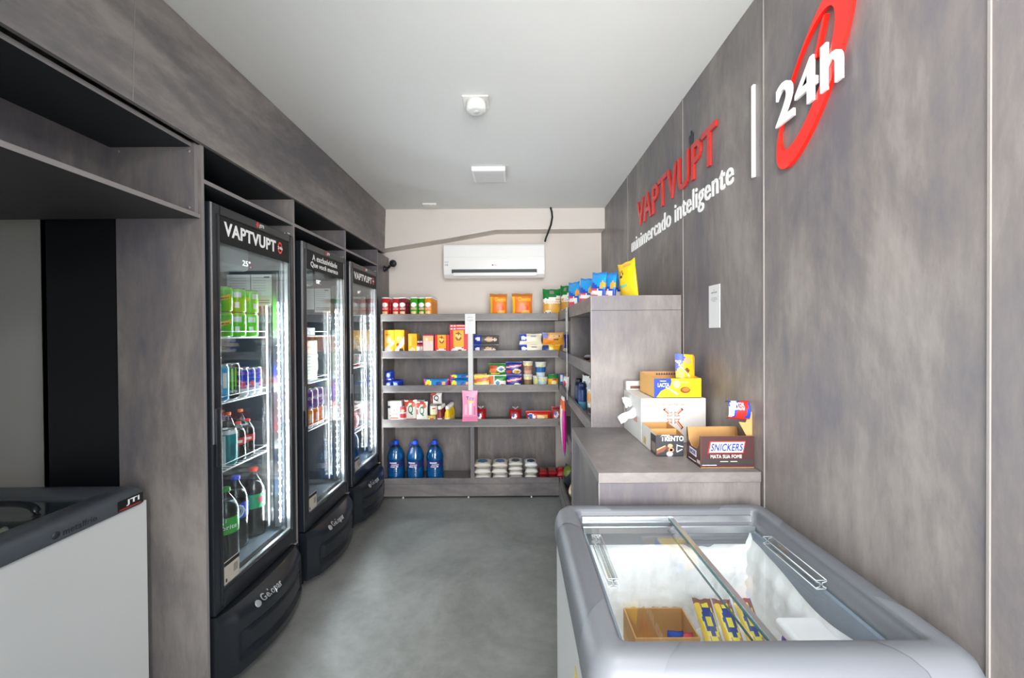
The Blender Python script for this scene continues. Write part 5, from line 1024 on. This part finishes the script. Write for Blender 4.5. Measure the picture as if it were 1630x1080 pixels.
for a, c, n, base, tp, nm, tl in stk:
    tt = 0.178 / n if n > 3 else 0.058
    for k in range(n):
        j = random.uniform(-0.5, 0.5); lying('flour_sack', 'white sack of grain in the %s stack from the divider, %s' % (nm, ('bottom', 'second up', 'third up', 'top')[k] if k < n - 1 else 'topmost'), 'sack', a + j + 1.3, c + j - 1.3, Z5 + 0.001 + k * tt, tt * 0.97, 0.17, 3.59, w_(base, tp) if k == n - 1 else pfn('#e9e6de', []), rz=tl * random.uniform(0.2, 0.6), group='white grain sacks')
rdp = pfn('#9c1c24', [('r', 0.12, 0.2, 0.88, 0.92, '#8a5a4c'), ('r', 0.12, 0.16, 0.88, 0.22, '#c83038')])
for k, (a, c) in enumerate(((857.5, 872.5), (872.5, 888), )):
    for lv in range(2):
        lying('coffee_pack', 'red and brown ground coffee pack, %s column %s' % (('left', 'right')[k], ('lower', 'upper')[lv]), 'packet', a, c, Z5 + 0.001 + lv * 0.045, 0.048, 0.16, 3.59, rdp, group='red coffee packs')
lying('coffee_pack', 'crumpled shiny red pack at the corner of the bottom shelf', 'packet', 886, 903, Z5 + 0.001, 0.10, 0.15, 3.60, pfn('#b81a24', [('e', 0.4, 0.4, 0.2, 0.2, '#d84048')]))

# ================================================================== PRODUCTS ON THE SIDE UNIT
def side_item(kind, px, pyt, X, zs, **k): return at(px, pyt, X=X)
zA = Z3
def spray(label, px, X, h_, r, c1, c2, c3, cat='bottle'):
    Y = at(px, 600, X=X).y; R = thing('toiletry_bottle', label, cat, (X, Y, Z3)); 
    MB().lathe([(r, 0, P(c1)), (r, h_ * 0.3, P(c2)), (r, h_ * 0.72, P(c2)), (r * 0.9, h_ * 0.78)], P(c2), 18).build('bottle_body', R); MB().lathe([(r * 0.85, h_ * 0.78), (r * 0.85, h_ * 0.95), (r * 0.7, h_)], P(c3), 16).build('cap', R)
spray('pink and white toiletry bottle at the far end of the side shelf', 914.5, 0.436, 0.19, 0.024, '#e8b0c8', '#e4d4e4', '#f0e4ec')
spray('navy blue toiletry can on the side shelf', 921.5, 0.440, 0.185, 0.028, '#26406c', '#1c2c50', '#101828')
spray('dark blue toiletry can with pale band, nearer one', 927.0, 0.438, 0.175, 0.028, '#5a9ac0', '#1f3a70', '#20305c')
def spouch(label, px, X, h_, w_b, front, rz=-1.2, name='food_pouch', t=0.035, zs=None):
    Y = at(px, 600, X=X).y; return tag(bag_mb(w_b, h_, t, front).build(name, None, (X, Y, zs if zs is not None else Z3), rz), label, 'pouch')
spouch('white pouch with navy print on the side shelf', 932.7, 0.47, 0.215, 0.085, pfn('#e6e6e2', [('e', 0.5, 0.7, 0.35, 0.12, '#26325c'), ('e', 0.4, 0.4, 0.3, 0.12, '#26325c'), ('e', 0.5, 0.15, 0.4, 0.1, '#d8502c')]))
spouch('white and orange pouch at the near end of the side shelf', 941.5, 0.46, 0.225, 0.085, pfn('#e8e6e0', [('e', 0.5, 0.5, 0.4, 0.15, '#e89a2c'), ('e', 0.5, 0.8, 0.3, 0.08, '#b8b4ac'), ('e', 0.5, 0.15, 0.4, 0.1, '#6a6a64')]))
Y = at(934, 560, X=0.45).y
for k, (px, X, zz, c1, c2, nm) in enumerate(((934, 0.46, Z2, '#b8884c', '#e0c080', 'brown candy bar lying on the second side shelf, front'), (926, 0.45, Z2, '#20242c', '#8a6a4c', 'dark candy bar lying on the second side shelf, far one'), (935, 0.465, Z2 + 0.030, '#e6e8ee', '#2a3c8c', 'white and blue candy bar on top of the brown one'))):
    Y = at(px, 560, X=X).y; M = Matrix.Translation((0, 0, 0.014)) @ Matrix.Rotation(-math.pi / 2, 4, 'X')
    tag(bag_mb(0.05, 0.15, 0.026, pfn(c1, [('r', 0.2, 0.3, 0.8, 0.7, c2)]), M=M, crimp=0.06).build('candy_bar', None, (X, Y, zz), -0.9 + 0.3 * k), nm, 'candy')
# far bay small things
for k, (px, py, c1, c2, nm, zs) in enumerate(((897.5, 600, '#e8e0d4', '#b83038', 'white and red packet in the far bay of the side shelving, third level', Z3), (901.5, 600, '#f0ece8', '#c84840', 'pale packet just beside the divider, third level', Z3))):
    Y = at(px, py, X=0.44).y; tag(bag_mb(0.10, 0.12, 0.04, pfn(c1, [('e', 0.5, 0.5, 0.3, 0.2, c2)])).build('food_pouch', None, (0.44, Y, zs), -1.2), nm, 'pouch')
HG = pfn('#c21a8c', [('r', 0.0, 0.80, 1, 1, '#e8642c'), ('r', 0, 0.93, 1, 1, '#f4ece8'), ('r', 0, 0.0, 1, 0.14, '#e03aa8'), ('r', 0, 0, 1, 0.05, '#2a78b8'), ('r', 0.1, 0.45, 0.35, 0.78, '#f0e4dc')])
for k in range(3):
    y = 3.02 + k * 0.075; h_ = (0.44, 0.40, 0.30)[k]; zt = 0.975 - 0.008 * k
    tag(bag_mb(0.06, h_, 0.03, pfn('#c21a8c', [('r', 0.0, 0.80, 1, 1, '#e8642c'), ('r', 0, 0.93, 1, 1, '#f4ece8'), ('r', 0, 0, 1, 0.06, '#2a78b8')]) if k == 0 else pfn('#e8dccf', [('r', 0, 0.78, 1, 1, '#e8642c'), ('r', 0, 0.93, 1, 1, '#f4ece8')]), crimp=0.03).build('hanging_toy', None, (0.360, y, zt - h_), -math.pi / 2), ('magenta toy in an orange-topped pack hanging on the shelf edge, nearest', 'cream pack with an orange top hanging behind the magenta toy', 'cream pack with an orange top, farthest on the hanging strip')[k], 'toy', 'hanging toy packs')
tag(bag_mb(0.14, 0.20, 0.10, pfn('#22262e', [('e', 0.5, 0.8, 0.4, 0.2, '#6a7a28'), ('e', 0.3, 0.4, 0.2, 0.1, '#4a5468')])).build('dark_bag', None, (0.45, 3.42, Z5), -1.2), 'dark and olive bag on the bottom level of the far bay', 'bag')
tag(bag_mb(0.12, 0.11, 0.09, pfn('#d8c098', [('e', 0.5, 0.5, 0.3, 0.2, '#e8d8b4')])).build('garlic_bag', None, (0.465, 3.22, Z5), -1.2), 'cream coloured netted bag in front of the dark bag', 'bag')
tag(carton_mb(0.09, 0.06, 0.10, pfn('#f0ede8', [('r', 0.3, 0.1, 0.7, 0.3, '#303438')]), '#ece8e2').build('small_box', None, (0.46, 2.42, Z4), -1.2), 'small white box low on the side shelving behind the counter', 'box')

# ================================================================== BOXES ON THE COUNTER
ZT = 0.9855
def wallp(m, pts, th, n_, mt): m.prism(pts, *n_, th, mt)
# --- chocolate bar display box (dark brown)
SB_ = thing('display_box', 'dark brown open candy display box with blue and red lettering, nearest on the counter', 'box', (0.75, 1.48, ZT)); L = Vector(SB_.location)
bx0, bx1, by0, by1 = 0.650, 0.8375, 1.415, 1.535; BR = P('#4a2a2a', 0.4); hf, hb_ = 0.112, 0.118
b = MB()
b.prism([(0, 0), (bx1 - bx0, 0), (bx1 - bx0, hf), (0, hf)], Vector((bx0, by0 + 0.002, ZT)) - L, (1, 0, 0), (0, 0, 1), 0.002, BR, KRAFT)
b.build('front_wall', SB_)
b = MB()
b.prism([(0, 0), (bx1 - bx0, 0), (bx1 - bx0, hb_), (0, hb_)], Vector((bx0, by1, ZT)) - L, (1, 0, 0), (0, 0, 1), 0.002, KRAFT)
b.box(Vector((bx0, by0, ZT)) - L, Vector((bx1, by1, ZT + 0.002)) - L, KRAFT); b.build('back_wall', SB_)
for xx, s2 in ((bx0, 'left'), (bx1 - 0.002, 'right')):
    d_ = by1 - by0 - 0.004; b = MB()
    for (x_, mt) in ((xx, BR if s2 == 'left' else KRAFT), (xx + 0.001, KRAFT)):
        b.prism([(0, 0), (d_, 0), (d_, hb_), (d_ - 0.008, hb_), (d_ - 0.02, 0.075), (d_ - 0.045, 0.058), (0.028, 0.060), (0.014, 0.075), (0.006, hf), (0, hf)], Vector((x_, by0 + 0.002, ZT)) - L, (0, 1, 0), (0, 0, 1), 0.001, mt, KRAFT)
    b.build('side_wall', SB_)
b = MB(); yy = by0 - 0.0005
b.prism([(0.024, 0.052), (0.150, 0.052), (0.158, 0.094), (0.032, 0.094)], Vector((bx0, yy + 0.0003, ZT)) - L, (1, 0, 0), (0, 0, 1), 0.0006, P('#e0322c'))
b.prism([(0.029, 0.055), (0.147, 0.055), (0.154, 0.091), (0.036, 0.091)], Vector((bx0, yy - 0.0002, ZT)) - L, (1, 0, 0), (0, 0, 1), 0.0006, P('#f4f2ee'))
b.text('SNICKERS', Vector((bx0 + 0.033, yy - 0.0008, ZT + 0.059)) - L, FRONT, 0.112, 0.027, P('#1c3a9c'), 0.0006, 0.03, slant=0.18)
b.text('MATA SUA FOME', Vector((bx0 + 0.034, yy - 0.0002, ZT + 0.034)) - L, FRONT, 0.110, 0.0125, P('#f2e9e2'), 0.0006, 0.006)
b.box(Vector((bx0 + 0.002, yy, ZT + 0.012)) - L, Vector((bx1 - 0.002, yy + 0.0004, ZT + 0.030)) - L, P('#3a3436', 0.4))
b.box(Vector((bx0 + 0.068, yy - 0.0004, ZT + 0.021)) - L, Vector((bx0 + 0.096, yy, ZT + 0.0235)) - L, P('#c8c0bc')).box(Vector((bx0 + 0.104, yy - 0.0004, ZT + 0.021)) - L, Vector((bx0 + 0.128, yy, ZT + 0.0235)) - L, P('#c8c0bc')).box(Vector((bx0 + 0.004, yy - 0.0004, ZT + 0.0085)) - L, Vector((bx0 + 0.055, yy, ZT + 0.0105)) - L, P('#e8e0dc'))
b.build('front_print', SB_)
b = MB(); b.prism([(0.030, 0.030), (0.085, 0.027), (0.085, 0.050), (0.030, 0.053)], Vector((bx0 - 0.0004, by1, ZT)) - L, (0, -1, 0), (0, 0, 1), 0.0006, P('#e8e2ec'))
b.text('SNICKERS', Vector((bx0 - 0.0011, by1 - 0.034, ZT + 0.034)) - L, RIGHTW, 0.047, 0.013, P('#2a2f6c'), 0.0004, 0.02); b.box(Vector((bx0 - 0.0008, by1 - 0.08, ZT + 0.008)) - L, Vector((bx0 - 0.0002, by1 - 0.02, ZT + 0.011)) - L, P('#e8e0dc')).box(Vector((bx0 - 0.0008, by0 + 0.008, ZT + 0.010)) - L, Vector((bx0 - 0.0002, by0 + 0.03, ZT + 0.022)) - L, P('#c0b8b4')); b.build('side_print', SB_)
# curled flap standing up at the right
b = MB(); fx0, fx1, yc, zc = 0.757, 0.832, 1.445, 1.186
def flap(u, v, o_=0.0):
    ang = math.radians(-35 + 235 * u); r_ = 0.030 + o_ + 0.004 * v
    return Vector((fx0 + (fx1 - fx0) * v - 0.004 * math.sin(ang), yc - r_ * math.sin(ang) * 0.8, zc + r_ * math.cos(ang) - 0.004 * v)) - L
b.grid(lambda u, v: flap(u, 1 - v, 0.001), 22, 12, pfn('#2348a8', [('r', 0, 0, 0.12, 1, '#5a2428'), ('d', 0.35, 0.5, -0.1, 0.5, '#d8302c'), ('d', 0.75, 0.5, 0.45, 0.5, '#f2f0f0'), ('r', 0.75, 0, 1, 1, '#d8302c'), ('r', 0.90, 0, 1, 1, '#3a2022')]))
b.grid(lambda u, v: flap(u, v, -0.001), 22, 12, KRAFT)
n0 = len(b.v); b.text('SNICKERS', (0, 0, 0), FRONT, 1, 1, P('#f4f2f0'), 0, 0.02)
for i in range(n0, len(b.v)):
    q = b.v[i]; b.v[i] = flap(0.50 - 0.22 * q.z, 0.06 + 0.66 * q.x, 0.0020)
b.build('curled_flap', SB_)
b = MB(); q = [at(*p_, Y=1.43) for p_ in ((1176, 672), (1187, 673), (1193, 657), (1207, 653), (1206, 672), (1203, 686), (1197, 697.5), (1190, 697.5))]
b.prism([(p_.x, p_.z) for p_ in q][::-1], Vector((0, 1.4315, 0)) - L, (1, 0, 0), (0, 0, 1), 0.0015, KRAFT); b.build('flap_stem', SB_)
# --- second display box (dark, "TRENTO")
TB = thing('display_box', 'black open wafer display box with white lettering, beside the brown one', 'box', (0.59, 1.61, ZT)); L = Vector(TB.location)
tx0, tx1, ty0, ty1 = 0.540, 0.650, 1.552, 1.725; tx1 = 0.646; DK = P('#33343a', 0.4); hf, hb_ = 0.082, 0.093; th = 0.0015
b = MB(); b.prism([(0, 0), (tx1 - tx0, 0), (tx1 - tx0, hf), (0, hf)], Vector((tx0, ty0 + th, ZT)) - L, (1, 0, 0), (0, 0, 1), th, DK, KRAFT); b.build('front_wall', TB)
b = MB(); b.prism([(0, 0), (tx1 - tx0, 0), (tx1 - tx0, hb_), (0, hb_)], Vector((tx0, ty1, ZT)) - L, (1, 0, 0), (0, 0, 1), th, KRAFT).box(Vector((tx0, ty0, ZT)) - L, Vector((tx1, ty1, ZT + th)) - L, KRAFT); b.build('back_wall', TB)
b = MB(); b.prism([(0, 0), (tx1 - tx0 - 0.004, 0), (tx1 - tx0 - 0.004, hb_ - 0.004), (0, hb_ - 0.004)], Vector((tx0 + 0.002, ty0 + 0.066, ZT + 0.002)) - L, (1, 0, 0), (0, 0, 1), th, KRAFT); b.build('inner_partition', TB)
for xx, mt in ((tx0, P('#d9d6ce', 0.45)), (tx1 - th, KRAFT)):
    b = MB(); d_ = ty1 - ty0 - 2 * th; poly = [(0, 0), (d_, 0), (d_, hb_), (0.060, hb_ - 0.004), (0, hf)]
    b.prism(poly, Vector((xx, ty0 + th, ZT)) - L, (0, 1, 0), (0, 0, 1), th / 2, mt, KRAFT); b.prism(poly, Vector((xx + th / 2, ty0 + th, ZT)) - L, (0, 1, 0), (0, 0, 1), th / 2, KRAFT); b.build('side_wall', TB)
b = MB(); yy = ty0 - 0.0003
b.text('TRENTO', Vector((tx0 + 0.018, yy, ZT + 0.058)) - L, FRONT, 0.088, 0.020, P('#f2f0ee'), 0.0006, 0.03)
b.prism([(0.018, 0.074), (0.052, 0.074), (0.052, 0.082), (0.022, 0.082)], Vector((tx0, yy, ZT)) - L, (1, 0, 0), (0, 0, 1), 0.0006, P('#f2f0ee'))
b.prism([(0.002, 0.008), (0.030, 0.018), (0.042, 0.034), (0.036, 0.042), (0.002, 0.026)], Vector((tx0, yy, ZT)) - L, (1, 0, 0), (0, 0, 1), 0.0005, P('#8a4f3a'))
b.prism([(0.002, 0.022), (0.036, 0.038), (0.034, 0.042), (0.002, 0.027)], Vector((tx0, yy - 0.0004, ZT)) - L, (1, 0, 0), (0, 0, 1), 0.0005, P('#e0a880'))
for (cx, cz, rr, hx) in ((0.052, 0.030, 0.014, '#6a3c2c'), (0.054, 0.040, 0.010, '#d8a07c'), (0.058, 0.024, 0.011, '#c88c68'), (0.058, 0.024, 0.006, '#5a3424'), (0.052, 0.009, 0.013, '#b0b0b4')):
    b.prism([(cx + rr * math.cos(k * 0.52), cz + rr * 0.8 * math.sin(k * 0.52)) for k in range(12)], Vector((tx0, yy - 0.0006 - cx * 0.001, ZT)) - L, (1, 0, 0), (0, 0, 1), 0.0004, P(hx))
for q in ([(0.078, 0.018), (0.079, 0.046), (0.082, 0.046), (0.081, 0.018)], [(0.080, 0.044), (0.104, 0.038), (0.104, 0.034), (0.080, 0.040)], [(0.079, 0.018), (0.100, 0.028), (0.102, 0.025), (0.080, 0.014)]):
    b.prism(q, Vector((tx0, yy - 0.0004, ZT)) - L, (1, 0, 0), (0, 0, 1), 0.0004, P('#d8dcdc'))
b.build('front_print', TB)
b = MB(); b.box(Vector((tx0 - 0.0005, ty0 + 0.001, ZT + 0.001)) - L, Vector((tx0, ty0 + 0.062, ZT + 0.078)) - L, DK).box(Vector((tx0 - 0.0009, ty0 + 0.008, ZT + 0.012)) - L, Vector((tx0 - 0.0004, ty0 + 0.05, ZT + 0.048)) - L, P('#8a7a72')).box(Vector((tx0 - 0.0009, ty0 + 0.12, ZT + 0.012)) - L, Vector((tx0 - 0.0004, ty0 + 0.15, ZT + 0.040)) - L, P('#c8b070')); b.build('side_print', TB)
# --- white carton of plastic bags
WB = thing('white_carton', 'large white carton with orange printing holding plastic bags', 'carton', (0.665, 1.86, ZT)); L = Vector(WB.location)
wx0, wx1, wy0, wy1 = 0.540, 0.820, 1.735, 2.015; WH = P('#dad8d3', 0.55); hW = 0.193
b = MB(); b.box(Vector((wx0, wy0, ZT)) - L, Vector((wx1, wy1, ZT + hW)) - L, WH, 0.002, 1); b.build('carton_body', WB)
b = MB(); yy = wy0 - 0.0003; OR = P('#cf5f2a', 0.5)
b.text('Sacolas Plásticas', Vector((wx0 + 0.090, yy, ZT + 0.162)) - L, FRONT, 0.096, 0.011, P('#cf6a3c', 0.5), 0.0004, 0.01)
cx, cz = wx0 + 0.138, ZT + 0.110
for sx in (-1, 1):
    for sz in (-1, 1):
        sc_ = 1.25 if sz < 0 else 1.0
        arm = [(0.006, 0.006), (0.028, 0.006), (0.022, 0.014), (0.044, 0.034 * sc_), (0.036, 0.042 * sc_), (0.012, 0.020), (0.006, 0.026)]
        n = len(arm)
        for i in range(n):
            a, c_ = arm[i], arm[(i + 1) % n]; wd = 0.0024 if i not in (2, 3) else 0.006
            d = Vector((c_[0] - a[0], c_[1] - a[1])); nn = Vector((-d.y, d.x)).normalized() * wd
            q = [(a[0], a[1]), (c_[0], c_[1]), (c_[0] + nn.x, c_[1] + nn.y), (a[0] + nn.x, a[1] + nn.y)]
            q = [(sx * x, sz * z_) for x, z_ in q]
            if sx * sz < 0: q = q[::-1]
            b.prism(q, Vector((cx, yy, cz)) - L, (1, 0, 0), (0, 0, 1), 0.0005, OR)
b.build('front_print', WB)
b = MB(); b.text('Sacolas', Vector((wx0 - 0.0003, wy1 - 0.03, ZT + 0.075)) - L, RIGHTW, 0.19, 0.030, P('#d8907c', 0.5), 0.0005, 0.02); b.build('side_print', WB)
b = MB(); b.box(Vector((wx0 + 0.01, wy1 - 0.06, ZT + hW + 0.001)) - L, Vector((wx0 + 0.02, wy1 - 0.0, ZT + hW + 0.002)) - L, WH)
# plastic bags spilling from the carton's left edge
PL = mat('white_plastic_film', '#eef2f4', 0.35, noise=0.04, scale=30)
def sheet(pts, name, label, dz=0.0, wv=0.006):
    """crumpled four-cornered sheet; pts are its corners"""
    A, B_, C_, D_ = [Vector(p) for p in pts]; b = MB()
    def f(u, v, o_=0):
        p = (A * (1 - u) + B_ * u) * (1 - v) + (D_ * (1 - u) + C_ * u) * v
        n = (B_ - A).cross(D_ - A).normalized(); return p + n * (wv * (math.sin(u * 9 + v * 4) + 0.6 * math.sin(v * 13 + u * 5)) + o_) + Vector((0, 0, dz * math.sin(math.pi * u)))
    b.grid(lambda u, v: f(u, v, 0.0), 14, 14, PL); b.grid(lambda u, v: f(1 - u, v, -0.0012), 14, 14, PL); return tag(b.build(name), label, 'plastic bag')
sheet([at(1024, 636, Y=1.86), at(1012, 664, Y=1.80), at(989, 675.5, Y=1.80), at(983.5, 665, Y=1.84)], 'plastic_bag', 'white plastic bag drooping from the carton, lower one')
sheet([at(1030, 632, Y=1.90), at(1004, 648, Y=1.86), at(996, 650, Y=1.88), at(990, 634, Y=1.92)], 'plastic_bag', 'white plastic bag bunched at the carton top, left one', wv=0.004)
sheet([at(1031, 628, Y=1.93), at(1038, 640, Y=1.90), at(1012, 645, Y=1.90), at(1014, 634, Y=1.93)], 'plastic_bag', 'white plastic bag tip beside the yellow box', wv=0.004)
b = MB().box((0, 0, 0), (0.10, 0.035, 0.045), P('#c9c4be', 0.6), 0.003).box((0.02, -0.0006, 0.008), (0.08, 0, 0.022), P('#6a4a3c', 0.6)); p = at(995, 640, Y=1.975)
tag(b.build('small_carton', None, (0.542, 1.978, ZT + hW + 0.0005)), 'small greyish carton resting at the rear of the white carton', 'box')
# --- yellow chocolate box
YBX = thing('display_box', 'yellow and blue open chocolate display box with raised lid, on the white carton', 'box', (0.68, 1.83, ZT + hW + 0.001)); L = Vector(YBX.location); z0 = L.z
lx0, lx1, ly0, ly1 = 0.598, 0.803, 1.742, 1.94; YL = P('#f5c914', 0.4); BU = P('#1f3fa0', 0.4); hl = 0.084; th = 0.002
b = MB(); b.prism([(0, 0), (lx1 - lx0, 0), (lx1 - lx0, hl), (0, hl)], Vector((lx0, ly0 + th, z0)) - L, (1, 0, 0), (0, 0, 1), th, YL, P('#e8d8b0')); b.build('front_wall', YBX)
b = MB(); b.prism([(0, 0), (lx1 - lx0, 0), (lx1 - lx0, hl + 0.012), (0, hl + 0.012)], Vector((lx0, ly1, z0)) - L, (1, 0, 0), (0, 0, 1), th, KRAFT).box(Vector((lx0, ly0, z0)) - L, Vector((lx1, ly1, z0 + th)) - L, KRAFT); b.build('back_wall', YBX)
for xx, mo in ((lx0, P('#e8b060', 0.5)), (lx1 - th, P('#e8b060', 0.5))):
    b = MB(); d_ = ly1 - ly0 - 2 * th; b.prism([(0, 0), (d_, 0), (d_, hl + 0.012), (0.07, hl + 0.005), (0.02, hl), (0, hl)], Vector((xx, ly0 + th, z0)) - L, (0, 1, 0), (0, 0, 1), th, mo); b.build('side_wall', YBX)
b = MB(); yy = ly0 - 0.0003
b.prism([(0, 0), (0.008, 0), (0.03, 0.03), (0.070, 0.050), (0.076, 0.070), (0.074, hl), (0, hl)], Vector((lx0, yy, z0)) - L, (1, 0, 0), (0, 0, 1), 0.0005, BU)
b.text('LACTA', Vector((lx0 + 0.016, yy - 0.0006, z0 + 0.048)) - L, FRONT, 0.050, 0.017, LETW, 0.0005, 0.03); b.box(Vector((lx0 + 0.026, yy - 0.001, z0 + 0.072)) - L, Vector((lx0 + 0.052, yy - 0.0005, z0 + 0.075)) - L, LETW)
b.prism([(0.048, 0.046), (0.100, 0.012), (0.106, 0.016), (0.098, 0.024), (0.052, 0.049)], Vector((lx0, yy - 0.0006, z0)) - L, (1, 0, 0), (0, 0, 1), 0.0005, P('#f8ecb0'))
for (cx, cz, rx_, rz_, hx) in ((0.098, 0.060, 0.016, 0.018, '#f6ea90'), (0.135, 0.034, 0.022, 0.014, '#8a4a20'), (0.138, 0.036, 0.015, 0.009, '#c87830'), (0.133, 0.032, 0.007, 0.005, '#4a2410')):
    b.prism([(cx + rx_ * math.cos(k * 0.45), cz + rz_ * math.sin(k * 0.45)) for k in range(14)], Vector((lx0, yy - 0.0008 - cx * 0.0005, z0)) - L, (1, 0, 0), (0, 0, 1), 0.0004, P(hx))
b.text('Amaro', Vector((lx0 + 0.112, yy - 0.0006, z0 + 0.062)) - L, FRONT, 0.038, 0.012, P('#f0a878'), 0.0004, 0.03)
b.build('front_print', YBX)
b = MB(); d = 0.185  # blue scalloped serration printed along the rear inside edge
for k in range(10): b.prism([(0, 0), (0.012, 0), (0.006, 0.010)], Vector((lx0 + 0.075 + 0.012 * k, ly1 - th - 0.0005, z0 + hl - 0.004)) - L, (1, 0, 0), (0, 0, 1), 0.0005, P('#2a3474'))
b.build('serrated_edge', YBX)
b = MB(); n0 = 0
def lidf(u, v, o_=0.0):
    return Vector((lx0 + 0.120 + 0.082 * u + 0.004 * v, ly0 + 0.062 + 0.02 * math.sin(u * math.pi) * -0.6 + o_ + 0.02 * v, z0 + hl - 0.004 + 0.108 * v - 0.006 * u)) - L
b.grid(lambda u, v: lidf(u, v), 14, 18, pfn('#f3b81a', [('d', 1.35, -0.95, 0.25, 1.2, '#1f3fa0'), ('r', 0, 0.45, 0.24, 1, '#1f3fa0'), ('e', 0.62, 0.74, 0.22, 0.14, '#eaa078'), ('e', 0.58, 0.34, 0.14, 0.10, '#7a4420'), ('d', 0.75, -0.9, 0.68, -0.9, '#f6e8c0'), ('r', 0, 0, 1, 0.06, '#f0a820')]))
b.grid(lambda u, v: lidf(1 - u, v, 0.0015), 14, 18, KRAFT)
b.text('LACTA', lidf(0.02, 0.62) + Vector((0, -0.008, 0)), FRONT, 0.022, 0.012, LETW, 0.0005, 0.03)
b.prism([(0, 0.01), (0.03, 0.0), (0.045, 0.03), (0.04, 0.09), (0.012, 0.108), (0, 0.10)], lidf(1, 0, 0.0) , (0, 1, 0), (0, 0, 1), 0.0012, P('#d8a060', 0.6))
b.build('raised_lid', YBX)
